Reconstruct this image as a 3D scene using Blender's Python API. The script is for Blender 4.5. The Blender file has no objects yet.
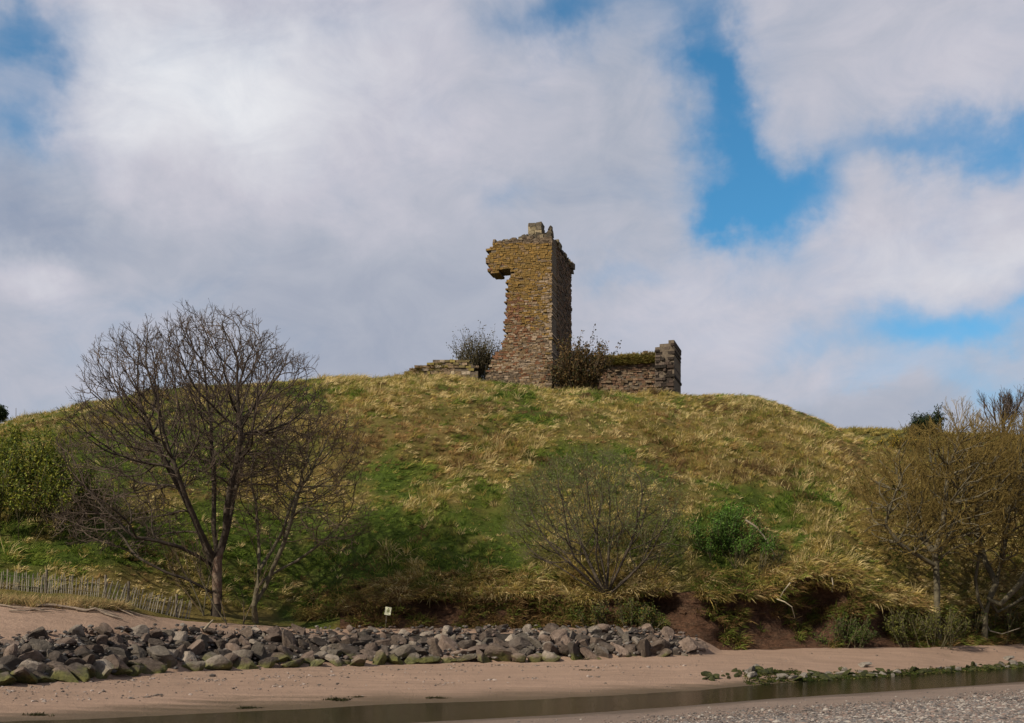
import bpy, bmesh, math, random
import numpy as np
from mathutils import Vector, Matrix
from mathutils.bvhtree import BVHTree

rng = np.random.default_rng(11)
random.seed(11)
scene = bpy.context.scene
COL = scene.collection
F, HZ, EYE = 1100.0, 611.0, 2.6          # focal length in pixels, horizon row, eye height

# ------------------------------------------------------------------ helpers
def lin(r, g, b):
    f = lambda c: (c / 255 / 12.92) if c / 255 <= 0.04045 else ((c / 255 + 0.055) / 1.055) ** 2.4
    return (f(r), f(g), f(b), 1.0)

def P(u, v, D):
    return Vector(((u - 512) / F * D, D, EYE + (HZ - v) / F * D))

def _h(ix, iy, seed):
    n = (ix.astype(np.int64) * 374761393 + iy.astype(np.int64) * 668265263 + seed * 974634541) & 0xFFFFFFFF
    n = ((n ^ (n >> 13)) * 1274126177) & 0xFFFFFFFF
    n = n ^ (n >> 16)
    return (n & 0xFFFF) / 65535.0

def vn(x, y, seed=0):
    x = np.asarray(x, float); y = np.asarray(y, float)
    ix = np.floor(x); iy = np.floor(y)
    fx = x - ix; fy = y - iy
    fx = fx * fx * (3 - 2 * fx); fy = fy * fy * (3 - 2 * fy)
    ix = ix.astype(np.int64); iy = iy.astype(np.int64)
    a = _h(ix, iy, seed); b = _h(ix + 1, iy, seed); c = _h(ix, iy + 1, seed); d = _h(ix + 1, iy + 1, seed)
    return (a * (1 - fx) + b * fx) * (1 - fy) + (c * (1 - fx) + d * fx) * fy

def fbm(x, y, seed=0, o=4):
    s = 0; a = 0.5; t = 0
    for k in range(o):
        s = s + a * vn(x * 2 ** k, y * 2 ** k, seed + k * 17); t += a; a *= 0.5
    return s / t

def norm(a):
    return a / np.maximum(np.linalg.norm(a, axis=-1, keepdims=True), 1e-9)

def raw_mesh(name, verts, loops, sizes, cols=None, smooth=False):
    me = bpy.data.meshes.new(name)
    verts = np.asarray(verts, np.float32); loops = np.asarray(loops, np.int32).ravel(); sizes = np.asarray(sizes, np.int32)
    me.vertices.add(len(verts)); me.vertices.foreach_set('co', verts.ravel())
    me.loops.add(len(loops)); me.loops.foreach_set('vertex_index', loops)
    me.polygons.add(len(sizes))
    st = np.zeros(len(sizes), np.int32); st[1:] = np.cumsum(sizes)[:-1]
    me.polygons.foreach_set('loop_start', st)
    me.update(calc_edges=True); me.validate()
    if cols is not None:
        at = me.attributes.new('col', 'FLOAT_COLOR', 'POINT')
        c = np.ones((len(verts), 4), np.float32); c[:, :3] = cols
        at.data.foreach_set('color', c.ravel())
    me.polygons.foreach_set('use_smooth', np.full(len(sizes), smooth))
    me.update()
    return me

def link(name, me, mat=None, parent=None):
    o = bpy.data.objects.new(name, me); COL.objects.link(o)
    if mat is not None and len(me.materials) == 0: me.materials.append(mat)
    if parent is not None: o.parent = parent
    return o

def empty(name, loc):
    o = bpy.data.objects.new(name, None); COL.objects.link(o)
    o.location = loc; o.empty_display_size = 0.3
    return o

def tag(o, label, cat, group=None, kind=None):
    o['label'] = label; o['category'] = cat
    if group: o['group'] = group
    if kind: o['kind'] = kind
    return o

def struct(o, label, cat):
    o['kind'] = 'structure'; o['label'] = label; o['category'] = cat
    return o

def shift(me_verts, org):
    return np.asarray(me_verts) - np.array(org)

# ------------------------------------------------------------------ materials
def nodes_of(name):
    m = bpy.data.materials.new(name); m.use_nodes = True
    nt = m.node_tree; nt.nodes.clear()
    out = nt.nodes.new('ShaderNodeOutputMaterial')
    b = nt.nodes.new('ShaderNodeBsdfPrincipled')
    nt.links.new(b.outputs[0], out.inputs[0])
    return m, nt, b, out

def noise(nt, scale, detail=5, rough=0.6, vec=None, dist=0.0):
    n = nt.nodes.new('ShaderNodeTexNoise')
    n.inputs['Scale'].default_value = scale; n.inputs['Detail'].default_value = detail
    n.inputs['Roughness'].default_value = rough; n.inputs['Distortion'].default_value = dist
    if vec is not None: nt.links.new(vec, n.inputs['Vector'])
    return n.outputs[0]

def ramp(nt, fac, stops):
    r = nt.nodes.new('ShaderNodeValToRGB')
    e = r.color_ramp.elements
    while len(e) < len(stops): e.new(0.5)
    for k, (p, c) in enumerate(stops):
        e[k].position = p; e[k].color = (c[0], c[1], c[2], 1)
    nt.links.new(fac, r.inputs[0])
    return r.outputs[0]

def mix(nt, fac, a, b, mode='MIX'):
    n = nt.nodes.new('ShaderNodeMix'); n.data_type = 'RGBA'; n.blend_type = mode
    for s, v in ((0, fac), (6, a), (7, b)):
        if hasattr(v, 'is_linked') or hasattr(v, 'links'): nt.links.new(v, n.inputs[s])
        elif s == 0: n.inputs[0].default_value = v
        else: n.inputs[s].default_value = (v[0], v[1], v[2], 1)
    return n.outputs[2]

def mth(nt, op, a, b=None, c=None, clamp=False):
    n = nt.nodes.new('ShaderNodeMath'); n.operation = op; n.use_clamp = clamp
    for k, v in enumerate((a, b, c)):
        if v is None: continue
        if isinstance(v, (int, float)): n.inputs[k].default_value = v
        else: nt.links.new(v, n.inputs[k])
    return n.outputs[0]

def bump(nt, b, h, strength=0.5, dist=0.05):
    n = nt.nodes.new('ShaderNodeBump')
    n.inputs['Strength'].default_value = strength; n.inputs['Distance'].default_value = dist
    nt.links.new(h, n.inputs['Height']); nt.links.new(n.outputs[0], b.inputs['Normal'])

def objco(nt):
    return nt.nodes.new('ShaderNodeTexCoord').outputs['Object']

def geopos(nt):
    return nt.nodes.new('ShaderNodeNewGeometry').outputs['Position']

def attr(nt, name):
    a = nt.nodes.new('ShaderNodeAttribute'); a.attribute_name = name
    return a.outputs['Color']

def simple(name, stops, scale=3.0, rough=0.9, bs=0.5, bd=0.03, bscale=None, detail=6, spec=0.2):
    m, nt, b, _ = nodes_of(name)
    v = objco(nt)
    nt.links.new(ramp(nt, noise(nt, scale, detail, 0.65, v), stops), b.inputs['Base Color'])
    b.inputs['Roughness'].default_value = rough
    b.inputs['Specular IOR Level'].default_value = spec
    if bs: bump(nt, b, noise(nt, bscale or scale * 4, 6, 0.7, v), bs, bd)
    return m

def colmat(name, rough=0.85, var=0.25, scale=14, bs=0.0, bd=0.02, trans=0.0, spec=0.15):
    """takes the 'col' attribute, with a little texture over it"""
    m, nt, b, out = nodes_of(name)
    c = attr(nt, 'col')
    g = ramp(nt, noise(nt, scale, 5, 0.7, objco(nt)), [(0.25, (1 - var,) * 3), (0.75, (1 + var,) * 3)])
    c = mix(nt, 1.0, c, g, 'MULTIPLY')
    nt.links.new(c, b.inputs['Base Color'])
    b.inputs['Roughness'].default_value = rough
    b.inputs['Specular IOR Level'].default_value = spec
    if bs: bump(nt, b, noise(nt, scale * 1.5, 6, 0.7, objco(nt)), bs, bd)
    if trans:
        t = nt.nodes.new('ShaderNodeBsdfTranslucent'); nt.links.new(c, t.inputs[0])
        ms = nt.nodes.new('ShaderNodeMixShader'); ms.inputs[0].default_value = trans
        nt.links.new(b.outputs[0], ms.inputs[1]); nt.links.new(t.outputs[0], ms.inputs[2])
        nt.links.new(ms.outputs[0], out.inputs[0])
    return m

def sand_mat(name, c1, c2, wet, wetz, gr=0.0):
    m, nt, b, _ = nodes_of(name)
    pos = geopos(nt)
    n1 = noise(nt, 0.35, 4, 0.55, pos)
    mp = nt.nodes.new('ShaderNodeMapping'); nt.links.new(pos, mp.inputs[0])
    mp.inputs['Scale'].default_value = (0.25, 1.6, 1.0); mp.inputs['Rotation'].default_value = (0, 0, -0.55)
    n2 = noise(nt, 1.2, 5, 0.6, mp.outputs[0])
    fine = noise(nt, 38, 4, 0.8, pos)
    c = ramp(nt, n1, [(0.3, c1), (0.7, c2)])
    c = mix(nt, 0.35, c, ramp(nt, n2, [(0.35, [k * .78 for k in c1]), (0.65, [k * 1.12 for k in c2])]))
    c = mix(nt, 1.0, c, ramp(nt, fine, [(0.25, (.78 - gr,) * 3), (0.8, (1.16 + gr,) * 3)]), 'MULTIPLY')
    sx = nt.nodes.new('ShaderNodeSeparateXYZ'); nt.links.new(pos, sx.inputs[0])
    z = mth(nt, 'ADD', sx.outputs[2], mth(nt, 'MULTIPLY', mth(nt, 'SUBTRACT', n2, 0.5), 0.14))
    mr = nt.nodes.new('ShaderNodeMapRange'); mr.interpolation_type = 'SMOOTHSTEP'
    mr.inputs[1].default_value = wetz[0]; mr.inputs[2].default_value = wetz[1]
    nt.links.new(z, mr.inputs[0])
    c = mix(nt, mr.outputs[0], wet, c)
    nt.links.new(c, b.inputs['Base Color'])
    r = nt.nodes.new('ShaderNodeMapRange'); r.inputs[3].default_value = 0.5; r.inputs[4].default_value = 0.95
    nt.links.new(mr.outputs[0], r.inputs[0]); nt.links.new(r.outputs[0], b.inputs['Roughness'])
    b.inputs['Specular IOR Level'].default_value = 0.25
    bump(nt, b, mth(nt, 'ADD', mth(nt, 'ADD', noise(nt, 5, 6, 0.7, pos), n2), mth(nt, 'MULTIPLY', fine, 0.35)), 0.8, 0.12)
    return m

M_sand = sand_mat('sand', (.235, .155, .108), (.30, .20, .142), (.095, .064, .035), (0.015, 0.12))
M_near = sand_mat('shingle_sand', (.175, .127, .098), (.215, .157, .122), (.10, .07, .047), (0.02, 0.10), 0.1)
def earth_mat():
    m, nt, b, _ = nodes_of('red_earth'); pos = geopos(nt)
    mp = nt.nodes.new('ShaderNodeMapping'); nt.links.new(pos, mp.inputs[0]); mp.inputs['Scale'].default_value = (.5, .5, 3.2)
    n1 = noise(nt, 1.7, 6, .7, mp.outputs[0], .6); n2 = noise(nt, 6, 6, .75, pos)
    c = ramp(nt, n1, [(.3, (.045, .026, .015)), (.46, (.15, .078, .046)), (.56, (.095, .054, .033)), (.74, (.28, .165, .10))])
    c = mix(nt, 1.0, c, ramp(nt, n2, [(.3, (.45,) * 3), (.7, (1.3,) * 3)]), 'MULTIPLY')
    nt.links.new(c, b.inputs['Base Color']); b.inputs['Roughness'].default_value = .95; b.inputs['Specular IOR Level'].default_value = .1
    bump(nt, b, mth(nt, 'ADD', n1, n2), 1.0, .35)
    return m
M_earth = earth_mat()
M_bed = simple('shade_dark_rubble', [(.3, (.018, .014, .011)), (.7, (.05, .04, .032))], 5, .95, 1, .1)  # rubble colour kept very dark to paint the shaded gaps between boulders
M_far = simple('far_turf', [(.3, (.06, .065, .02)), (.7, (.13, .11, .04))], .2, .95, .5, .2, 2)

def hill_mat():
    m, nt, b, _ = nodes_of('hill_turf')
    c = attr(nt, 'col'); pos = geopos(nt)
    c = mix(nt, 1.0, c, ramp(nt, noise(nt, 3.5, 7, .75, pos), [(.3, (.55,) * 3), (.7, (1.25,) * 3)]), 'MULTIPLY')
    nt.links.new(c, b.inputs['Base Color'])
    b.inputs['Roughness'].default_value = .95; b.inputs['Specular IOR Level'].default_value = .1
    bump(nt, b, noise(nt, 4, 7, .75, pos), 1, .2)
    return m
M_hill = hill_mat()
M_grass = colmat('grass_blades', .8, .12, 3, trans=.34, spec=.12)
M_leaf = colmat('leaves', .7, .2, 6, trans=.3, spec=.2)
M_stone = colmat('masonry', .92, .42, 7, 1.0, .06, spec=.12)
M_mortar = simple('mortar', [(.3, (.07, .055, .04)), (.7, (.16, .125, .09))], 6, .95, .8, .04)

def bark(name, c1, c2, scale=7):
    return simple(name, [(.32, c1), (.68, c2)], scale, .9, .9, .04, scale * 2.5, spec=.15)
M_bark = bark('sycamore_bark', (.022, .017, .013), (.075, .058, .042), 4)
M_barkred = simple('peeled_bark', [(.3, (.045, .032, .023)), (.48, (.15, .11, .078)), (.56, (.085, .048, .033)), (.75, (.19, .15, .108))], 2.2, .9, .9, .05, 9)
M_twig = simple('dark_twigs', [(.3, (.04, .029, .021)), (.7, (.10, .072, .053))], 1.2, .9, 0)
M_twigpink = simple('pinkish_twigs', [(.3, (.05, .036, .022)), (.7, (.115, .08, .052))], .9, .9, 0)
M_twiggold = simple('golden_twigs', [(.3, (.08, .054, .014)), (.7, (.165, .114, .03))], .7, .9, 0)
M_twigpale = simple('pale_twigs', [(.3, (.16, .13, .09)), (.7, (.29, .24, .17))], .9, .9, 0)
M_twigolive = simple('olive_twigs', [(.3, (.05, .044, .02)), (.7, (.105, .088, .046))], .9, .9, 0)
M_barkgrey = bark('grey_green_bark', (.05, .042, .026), (.13, .11, .07), 3)
M_wood = simple('weathered_paling', [(.3, (.13, .112, .085)), (.7, (.29, .255, .20))], 9, .9, .4, .01)
M_post = simple('fence_post_wood', [(.3, (.09, .07, .05)), (.7, (.18, .15, .11))], 9, .9, .5, .01)
M_wire = simple('rusty_wire', [(.3, (.08, .06, .05)), (.7, (.16, .13, .1))], 9, .7, 0)
M_drift = simple('driftwood', [(.3, (.10, .075, .055)), (.7, (.26, .2, .15))], 6, .9, .5, .01)
M_sign = simple('sign_board', [(.3, (.60, .58, .36)), (.7, (.74, .72, .50))], 9, .6, 0)
M_signmark = simple('sign_print', [(.3, (.16, .17, .07)), (.7, (.28, .28, .14))], 20, .7, 0)

def rock_mat(name, a, b_, c_, algae=True):
    m, nt, b, _ = nodes_of(name)
    v = objco(nt); pos = geopos(nt)
    inf = nt.nodes.new('ShaderNodeObjectInfo')
    col = ramp(nt, noise(nt, 1.7, 7, .7, v), [(.28, a), (.5, b_), (.74, c_)])
    k = mth(nt, 'MULTIPLY_ADD', inf.outputs['Random'], .5, .56)
    cc = nt.nodes.new('ShaderNodeCombineColor')
    for q in range(3): nt.links.new(k, cc.inputs[q])
    col = mix(nt, 1.0, col, cc.outputs[0], 'MULTIPLY')
    sp = noise(nt, 9, 5, .8, v)
    col = mix(nt, 1.0, col, ramp(nt, sp, [(.3, (.7,) * 3), (.7, (1.2,) * 3)]), 'MULTIPLY')
    # algae grows up to the tide mark
    sx = nt.nodes.new('ShaderNodeSeparateXYZ'); nt.links.new(pos, sx.inputs[0])
    h = mth(nt, 'ADD', sx.outputs[2], mth(nt, 'MULTIPLY', noise(nt, 1.1, 3, .6, pos), 1.5))
    mr = nt.nodes.new('ShaderNodeMapRange'); mr.inputs[1].default_value = 1.60; mr.inputs[2].default_value = 1.25
    mr.interpolation_type = 'SMOOTHSTEP'; nt.links.new(h, mr.inputs[0])
    alg = ramp(nt, noise(nt, 3, 5, .7, pos), [(.35, (.035, .042, .01)), (.65, (.15, .145, .04))])
    f = mth(nt, 'MULTIPLY', mr.outputs[0], .85)
    if algae: col = mix(nt, f, col, alg)
    nt.links.new(col, b.inputs['Base Color'])
    b.inputs['Roughness'].default_value = .85; b.inputs['Specular IOR Level'].default_value = .2
    bump(nt, b, noise(nt, 5, 7, .75, v), .9, .1)
    return m
ROCKM = {
    'dark grey': rock_mat('dark_rock', (.04, .03, .023), (.078, .06, .047), (.14, .115, .094)),
    'pinkish': rock_mat('pink_rock', (.09, .064, .048), (.175, .125, .096), (.29, .222, .175)),
    'pale grey': rock_mat('pale_rock', (.14, .112, .088), (.25, .205, .162), (.39, .33, .268)),
    'brownish': rock_mat('brown_rock', (.06, .043, .033), (.12, .088, .066), (.215, .165, .13)),
    'slate grey': rock_mat('slate_rock', (.07, .057, .044), (.13, .107, .083), (.21, .178, .142)),
}

# ------------------------------------------------------------------ terrain profiles (column = direction, D = metres away)
def I(u, pts):
    k = sorted(pts); return np.interp(u, k, [pts[q] for q in k])
FE = {-700: 20.5, -300: 23.5, 0: 25.8, 100: 26.6, 200: 27.9, 300: 29.1, 400: 30.6, 540: 32.4, 620: 34, 700: 36.0, 780: 39.7, 880: 43.3, 1024: 50.2, 1300: 60, 1800: 72}
RF = {-700: 26, -300: 29, 0: 32.3, 60: 34, 150: 38, 250: 41, 400: 44.3, 550: 45.2, 700: 47, 720: 48.5, 850: 50.8, 930: 52.5, 1024: 57, 1300: 68, 1800: 80}
RFv = {-700: 684, 0: 684, 60: 681, 150: 674, 250: 669, 400: 664, 550: 661, 700: 656, 720: 653, 850: 650, 1024: 646, 1300: 642, 1800: 640}
RT = {-700: 30, 0: 36, 100: 38.8, 200: 43, 300: 46, 400: 47.4, 550: 48, 640: 48.6, 700: 48.4, 720: 49, 850: 51.3, 930: 53, 1024: 57.5, 1300: 68.5, 1800: 80.5}
RTv = {-700: 645, 0: 643, 60: 637, 100: 633, 200: 633, 300: 634, 400: 633, 550: 632, 640: 632, 700: 641, 720: 651, 850: 649, 1024: 645, 1300: 641, 1800: 639}
DU = {-700: 38, 0: 41, 100: 42, 180: 44.2, 250: 46, 300: 47.2, 400: 48.2, 550: 49, 640: 49.4, 700: 49.2, 720: 49.7, 850: 52, 930: 53.7, 1024: 58.2, 1300: 69, 1800: 81}
DUv = {-700: 596, 0: 602, 60: 604, 100: 607, 180: 620, 250: 626, 300: 629, 400: 629, 550: 629, 640: 628, 700: 639, 720: 650, 850: 648, 930: 648, 1024: 644, 1300: 640, 1800: 638}
STd = {-700: 1.5, 300: 1.4, 380: 1.0, 1800: 1.0}
STv = {-700: 585, 0: 592, 60: 593, 100: 596, 180: 609, 250: 615, 300: 617, 350: 608, 390: 598, 430: 592, 480: 590, 560: 594, 610: 594, 640: 586, 680: 592, 720: 589, 760: 589, 790: 582, 812: 573, 845: 578, 870: 592, 900: 602, 930: 611, 1024: 607, 1300: 600, 1800: 600}
CR = {-700: 62, 0: 74, 200: 78, 500: 80, 700: 80, 800: 78, 900: 74, 1024: 72, 1800: 84}
CRv = {-700: 470, -200: 436, 0: 423, 20: 419, 50: 413, 80: 406, 140: 396, 200: 389, 300: 381, 330: 378, 400: 377, 460: 379, 500: 384, 550: 391, 600: 394, 650: 394, 690: 396, 720: 395, 755: 398, 800: 412, 830: 427, 850: 436, 870: 444, 900: 455, 950: 476, 1024: 500, 1300: 520, 1800: 540}
HOL = [(432, 22, .9), (655, 26, 1.3), (812, 24, 1.6), (745, 30, .5), (775, 18, .5), (895, 16, .8), (935, 25, 1.0), (540, 18, .5), (985, 30, .8)]
zof = lambda v, D: EYE + (HZ - v) / F * D

UC = np.concatenate([np.arange(-700, -120, 40), np.arange(-120, 1140, 5), np.arange(1140, 1841, 50)]).astype(float)
rows = []   # hill rows: list of (D, z)
dSF = I(UC, DU); zSF = zof(I(UC, DUv), dSF)
dST = dSF + I(UC, STd); zST = zof(I(UC, STv) + 5 * (fbm(UC / 23, UC * 0, 5) - .5), dST)
dCR = I(UC, CR); zCR = zof(I(UC, CRv), dCR)
hol = sum(a * np.exp(-((UC - c) / w) ** 2) for c, w, a in HOL)
scar = np.clip((UC - 320) / 60, 0, 1)
NS, NH = 20, 110
for k in range(-3, 0):          # skirt running under the beach
    rows.append((dSF - .0 + 0 * UC + k * .02, zSF + k * .35))
for k in range(NS):
    s = k / (NS - 1)
    D = dSF + (dST - dSF) * s ** 1.3
    D = D + scar * (hol * np.sin(math.pi * min(s * 1.05, 1)) * 1.1 + np.sin(math.pi * s) * 1.1 * (fbm(UC / 14, 0 * UC + s * 3.2, 9) - .45) + np.sin(math.pi * s) * .7 * (fbm(UC / 4, 0 * UC + s * 7, 10, 3) - .5))
    z = zSF + (zST - zSF) * s
    rows.append((D, z))
for k in range(1, NH + 1):
    t = k / NH
    g = .5 * t + .5 * math.sin(t * math.pi / 2)
    rows.append((dST + (dCR - dST) * t, zST + (zCR - zST) * g))
for dd, dz in ((2, .03), (5, -.05), (9, -.15), (14, -.3), (20, -.8), (35, -3), (60, -8), (110, -14), (200, -22)):
    rows.append((dCR + dd, np.maximum(zCR + dz, -1)))
RD = np.array([r[0] for r in rows]); RZ = np.array([r[1] for r in rows])
HX = (UC[None] - 512) / F * RD; HY = RD.copy(); HZc = RZ.copy()
r0 = 3 + NS
# hummocks, ledges
tt = np.zeros(len(rows)); tt[r0:r0 + NH] = np.linspace(0, 1, NH); 
env = np.zeros(len(rows)); env[r0:r0 + NH] = np.clip(np.sin(np.linspace(0, 1, NH) * math.pi) * 2.2, 0, 1); env[r0 + NH:] = 0
sil = np.zeros(len(rows)); sil[r0 + 5:r0 + NH + 3] = 1
HZc += env[:, None] * ((fbm(HX * .22, HY * .22, 21) - .5) * 1.5 + (fbm(HX * .8, HY * .8, 33) - .5) * .55)
HZc += sil[:, None] * (fbm(HX * .9, HY * .9, 77, 3) - .5) * .4
# terrace ledge below the castle
Upx = 512 + F * HX / HY; Vpx = HZ - F * (HZc - EYE) / HY
led = np.exp(-((Upx - 420) / 70) ** 2)
HZc -= led * .5 * np.exp(-((Vpx - 455) / 6) ** 2)
GS = (len(rows), len(UC))
HV = np.stack([HX, HY, HZc], -1)

def grid_faces(nr, nc):
    i, j = np.meshgrid(np.arange(nr - 1), np.arange(nc - 1), indexing='ij')
    a = (i * nc + j).ravel()
    return np.stack([a, a + 1, a + nc + 1, a + nc], 1)

# where the turf is green (pixel columns and rows of the slope as seen in the photograph, turned to places on the hill)
GREEN = [(60, 555, 90, 22, 1.0), (20, 545, 50, 25, .9), (330, 560, 60, 60, .85), (385, 485, 32, 22, .95), (372, 520, 30, 26, .8), (430, 545, 45, 32, .65),
         (300, 395, 30, 16, .7), (505, 398, 45, 14, .75), (545, 412, 30, 10, .6), (600, 396, 40, 9, .6), (540, 575, 40, 14, .7), (500, 560, 35, 18, .6), (590, 470, 50, 30, .7),
         (645, 475, 26, 12, .6), (735, 500, 50, 16, .95), (790, 512, 16, 18, .95), (735, 575, 18, 14, .95), (690, 520, 22, 16, .6), (790, 520, 25, 22, .6), (690, 550, 30, 14, .4), (100, 470, 60, 40, .75),
         (200, 450, 70, 60, .7), (160, 540, 90, 45, .9), (50, 440, 50, 20, .5), (250, 540, 50, 50, .85), (660, 500, 30, 14, .5), (480, 510, 60, 30, .45), (870, 500, 40, 20, .3),
         (640, 560, 50, 18, .4), (620, 615, 60, 14, .7), (840, 640, 25, 12, .7), (430, 605, 30, 12, .4), (930, 625, 40, 14, .6)]
BROWN = [(420, 430, 90, 24, .9), (350, 440, 30, 40, .5), (640, 440, 90, 22, .5), (400, 602, 70, 10, .5), (500, 605, 60, 10, .5), (700, 612, 80, 10, .4), (880, 470, 60, 50, .5), (450, 457, 60, 8, .8)]
def masks(x, y, z):
    u = 512 + F * x / y; v = HZ - F * (z - EYE) / y
    u = u + 26 * (fbm(x * .6, y * .6, 3) - .5) * 2; v = v + 16 * (fbm(x * .6 + 9, y * .6, 4) - .5) * 2
    g = np.zeros_like(u); b = np.zeros_like(u)
    for c, r, w, h, a in GREEN: g = np.maximum(g, a * np.exp(-((u - c) / w) ** 2 - ((v - r) / h) ** 2))
    for c, r, w, h, a in BROWN: b = np.maximum(b, a * np.exp(-((u - c) / w) ** 2 - ((v - r) / h) ** 2))
    g = np.clip(g * 1.35 + (fbm(x * .35, y * .35, 41) - .5) * 1.6 + (fbm(x * 1.3, y * 1.3, 43) - .5) * 1.5 + .12, 0, 1)
    return g, np.clip(b + (fbm(x * .3, y * .3, 51) - .5) * .8, 0, 1)
S_pale = np.array((.50, .39, .185)); S_gold = np.array((.33, .245, .072)); S_brown = np.array((.25, .155, .062)); S_olive = np.array((.18, .165, .04))
G_a = np.array((.095, .14, .018)); G_b = np.array((.165, .195, .036)); G_dark = np.array((.045, .078, .012))
def turf_cols(p, n_extra):
    x, y, z = p[:, 0], p[:, 1], p[:, 2]
    g, b = masks(x, y, z)
    q = rng.random(len(p)); q2 = rng.random(len(p))
    pale = fbm(x * .5, y * .5, 61)
    s = np.where((q < .34 + .7 * (pale - .45))[:, None], S_pale, np.where((q < .62)[:, None], S_gold, S_olive))
    s = np.where((q2 < b * .75)[:, None], S_brown * (.8 + .5 * q[:, None]), s)
    gr = np.where((q < .38)[:, None], G_a, np.where((q < .72)[:, None], G_b * 1.1, G_dark))
    isg = rng.random(len(p)) < np.clip((g - .25) * 1.55, 0.07, .86)
    c = np.where(isg[:, None], gr, s)
    dk = (fbm(x * .45, y * .45, 87, 4) > .63) & (rng.random(len(p)) < .6)
    c = np.where(dk[:, None], np.array((.13, .082, .036)) * (.7 + .6 * q2[:, None]), c)
    return c * (.92 + .44 * rng.random((len(p), 1))), isg

hv = HV.reshape(-1, 3)
gm, bm_ = masks(hv[:, 0], np.maximum(hv[:, 1], 1), hv[:, 2])
hcol = (S_gold * .42)[None] * (1 - gm[:, None]) + (G_a * .5)[None] * gm[:, None]  # turf base darkened to paint shade into the gaps between tufts
hcol = hcol * (1 - .5 * bm_[:, None]) + S_brown * .6 * .5 * bm_[:, None]
faces = grid_faces(*GS)
me = raw_mesh('hill', hv, faces, np.full(len(faces), 4), hcol, True)
me.materials.append(M_hill); me.materials.append(M_earth)
mi = np.zeros(len(faces), np.int32); rowi = np.repeat(np.arange(GS[0] - 1), GS[1] - 1); coli = np.tile(np.arange(GS[1] - 1), GS[0] - 1)
mi[(rowi < r0 - 1) & (UC[coli] > 335)] = 1
me.polygons.foreach_set('material_index', mi)
hill = struct(link('hill', me), 'grassy castle hill with an eroded earth bank along its foot', 'hill')
BVH = BVHTree.FromPolygons([tuple(v) for v in hv], [tuple(f) for f in faces])
def hit(u, v):
    h = BVH.ray_cast(Vector((0, 0, EYE)), Vector(((u - 512) / F, 1, (HZ - v) / F)).normalized(), 400)
    return h[0]
def ground_at(x, y):
    h = BVH.ray_cast(Vector((x, y, 200)), Vector((0, 0, -1)), 400)
    return h[0] if h[0] is not None else Vector((x, y, 0))

# far beach sheet: water edge to the foot of the hill
sr = []
dFE = I(UC, FE); dRF = I(UC, RF); zRF = zof(I(UC, RFv), dRF); dRT = I(UC, RT); zRT = zof(I(UC, RTv), dRT)
sr.append((dFE - 5, 0 * UC - .75)); sr.append((dFE - 1.5, 0 * UC - .14))
for k in range(0, 17):
    t = k / 16; sr.append((dFE + (dRF - dFE) * t, zRF * (t * .75 + .25 * t * t)))
for k in range(1, 9):
    t = k / 8; sr.append((dRF + (dRT - dRF) * t, zRF + (zRT - zRF) * t))
for k in range(1, 13):
    t = k / 12; sr.append((dRT + (dSF + .05 - dRT) * t, zRT + (zSF + .02 - zRT) * (t ** .8)))
sr.append((dSF + 1.6, zSF + .0)); sr.append((dSF + 4, zSF - 1))
SD = np.array([r[0] for r in sr]); SZ = np.array([r[1] for r in sr])
SX = (UC[None] - 512) / F * SD
SZ = SZ + ((fbm(SX * .5, SD * .5, 91) - .5) * .16 + (fbm(SX * 2.2, SD * 2.2, 92, 3) - .5) * .07) * np.clip((SZ + .05) * 3, 0.12, 1)
fs = grid_faces(*SD.shape)
sv = np.stack([SX, SD, SZ], -1).reshape(-1, 3)
sb = struct(link('sand_beach', raw_mesh('sand_beach', sv, fs, np.full(len(fs), 4), None, True), M_sand), 'pinkish sand beach between the stream and the boulder bank', 'beach')
SBVH = BVHTree.FromPolygons([tuple(v) for v in sv], [tuple(f) for f in fs])
def shit(u, v):
    h = SBVH.ray_cast(Vector((0, 0, EYE)), Vector(((u - 512) / F, 1, (HZ - v) / F)).normalized(), 400); return h[0]
def sand_z(x, y):
    h = SBVH.ray_cast(Vector((x, y, 50)), Vector((0, 0, -1)), 100); return h[0].z if h[0] is not None else 0.0

# rubble sheet below the boulders, its dark colour standing for shade in the gaps
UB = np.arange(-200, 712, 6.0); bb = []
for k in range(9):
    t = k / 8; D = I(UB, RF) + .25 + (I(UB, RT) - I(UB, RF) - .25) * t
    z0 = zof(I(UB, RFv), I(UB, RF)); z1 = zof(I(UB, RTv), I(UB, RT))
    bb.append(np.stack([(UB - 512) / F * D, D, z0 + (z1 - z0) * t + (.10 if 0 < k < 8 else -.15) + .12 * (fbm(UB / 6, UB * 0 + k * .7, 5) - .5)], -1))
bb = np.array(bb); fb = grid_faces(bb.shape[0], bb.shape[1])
struct(link('gap_shade_bed', raw_mesh('gap_shade_bed', bb.reshape(-1, 3), fb, np.full(len(fb), 4), None, True), M_bed), 'stony bed painted dark as shade between the piled boulders', 'ground')

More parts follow.
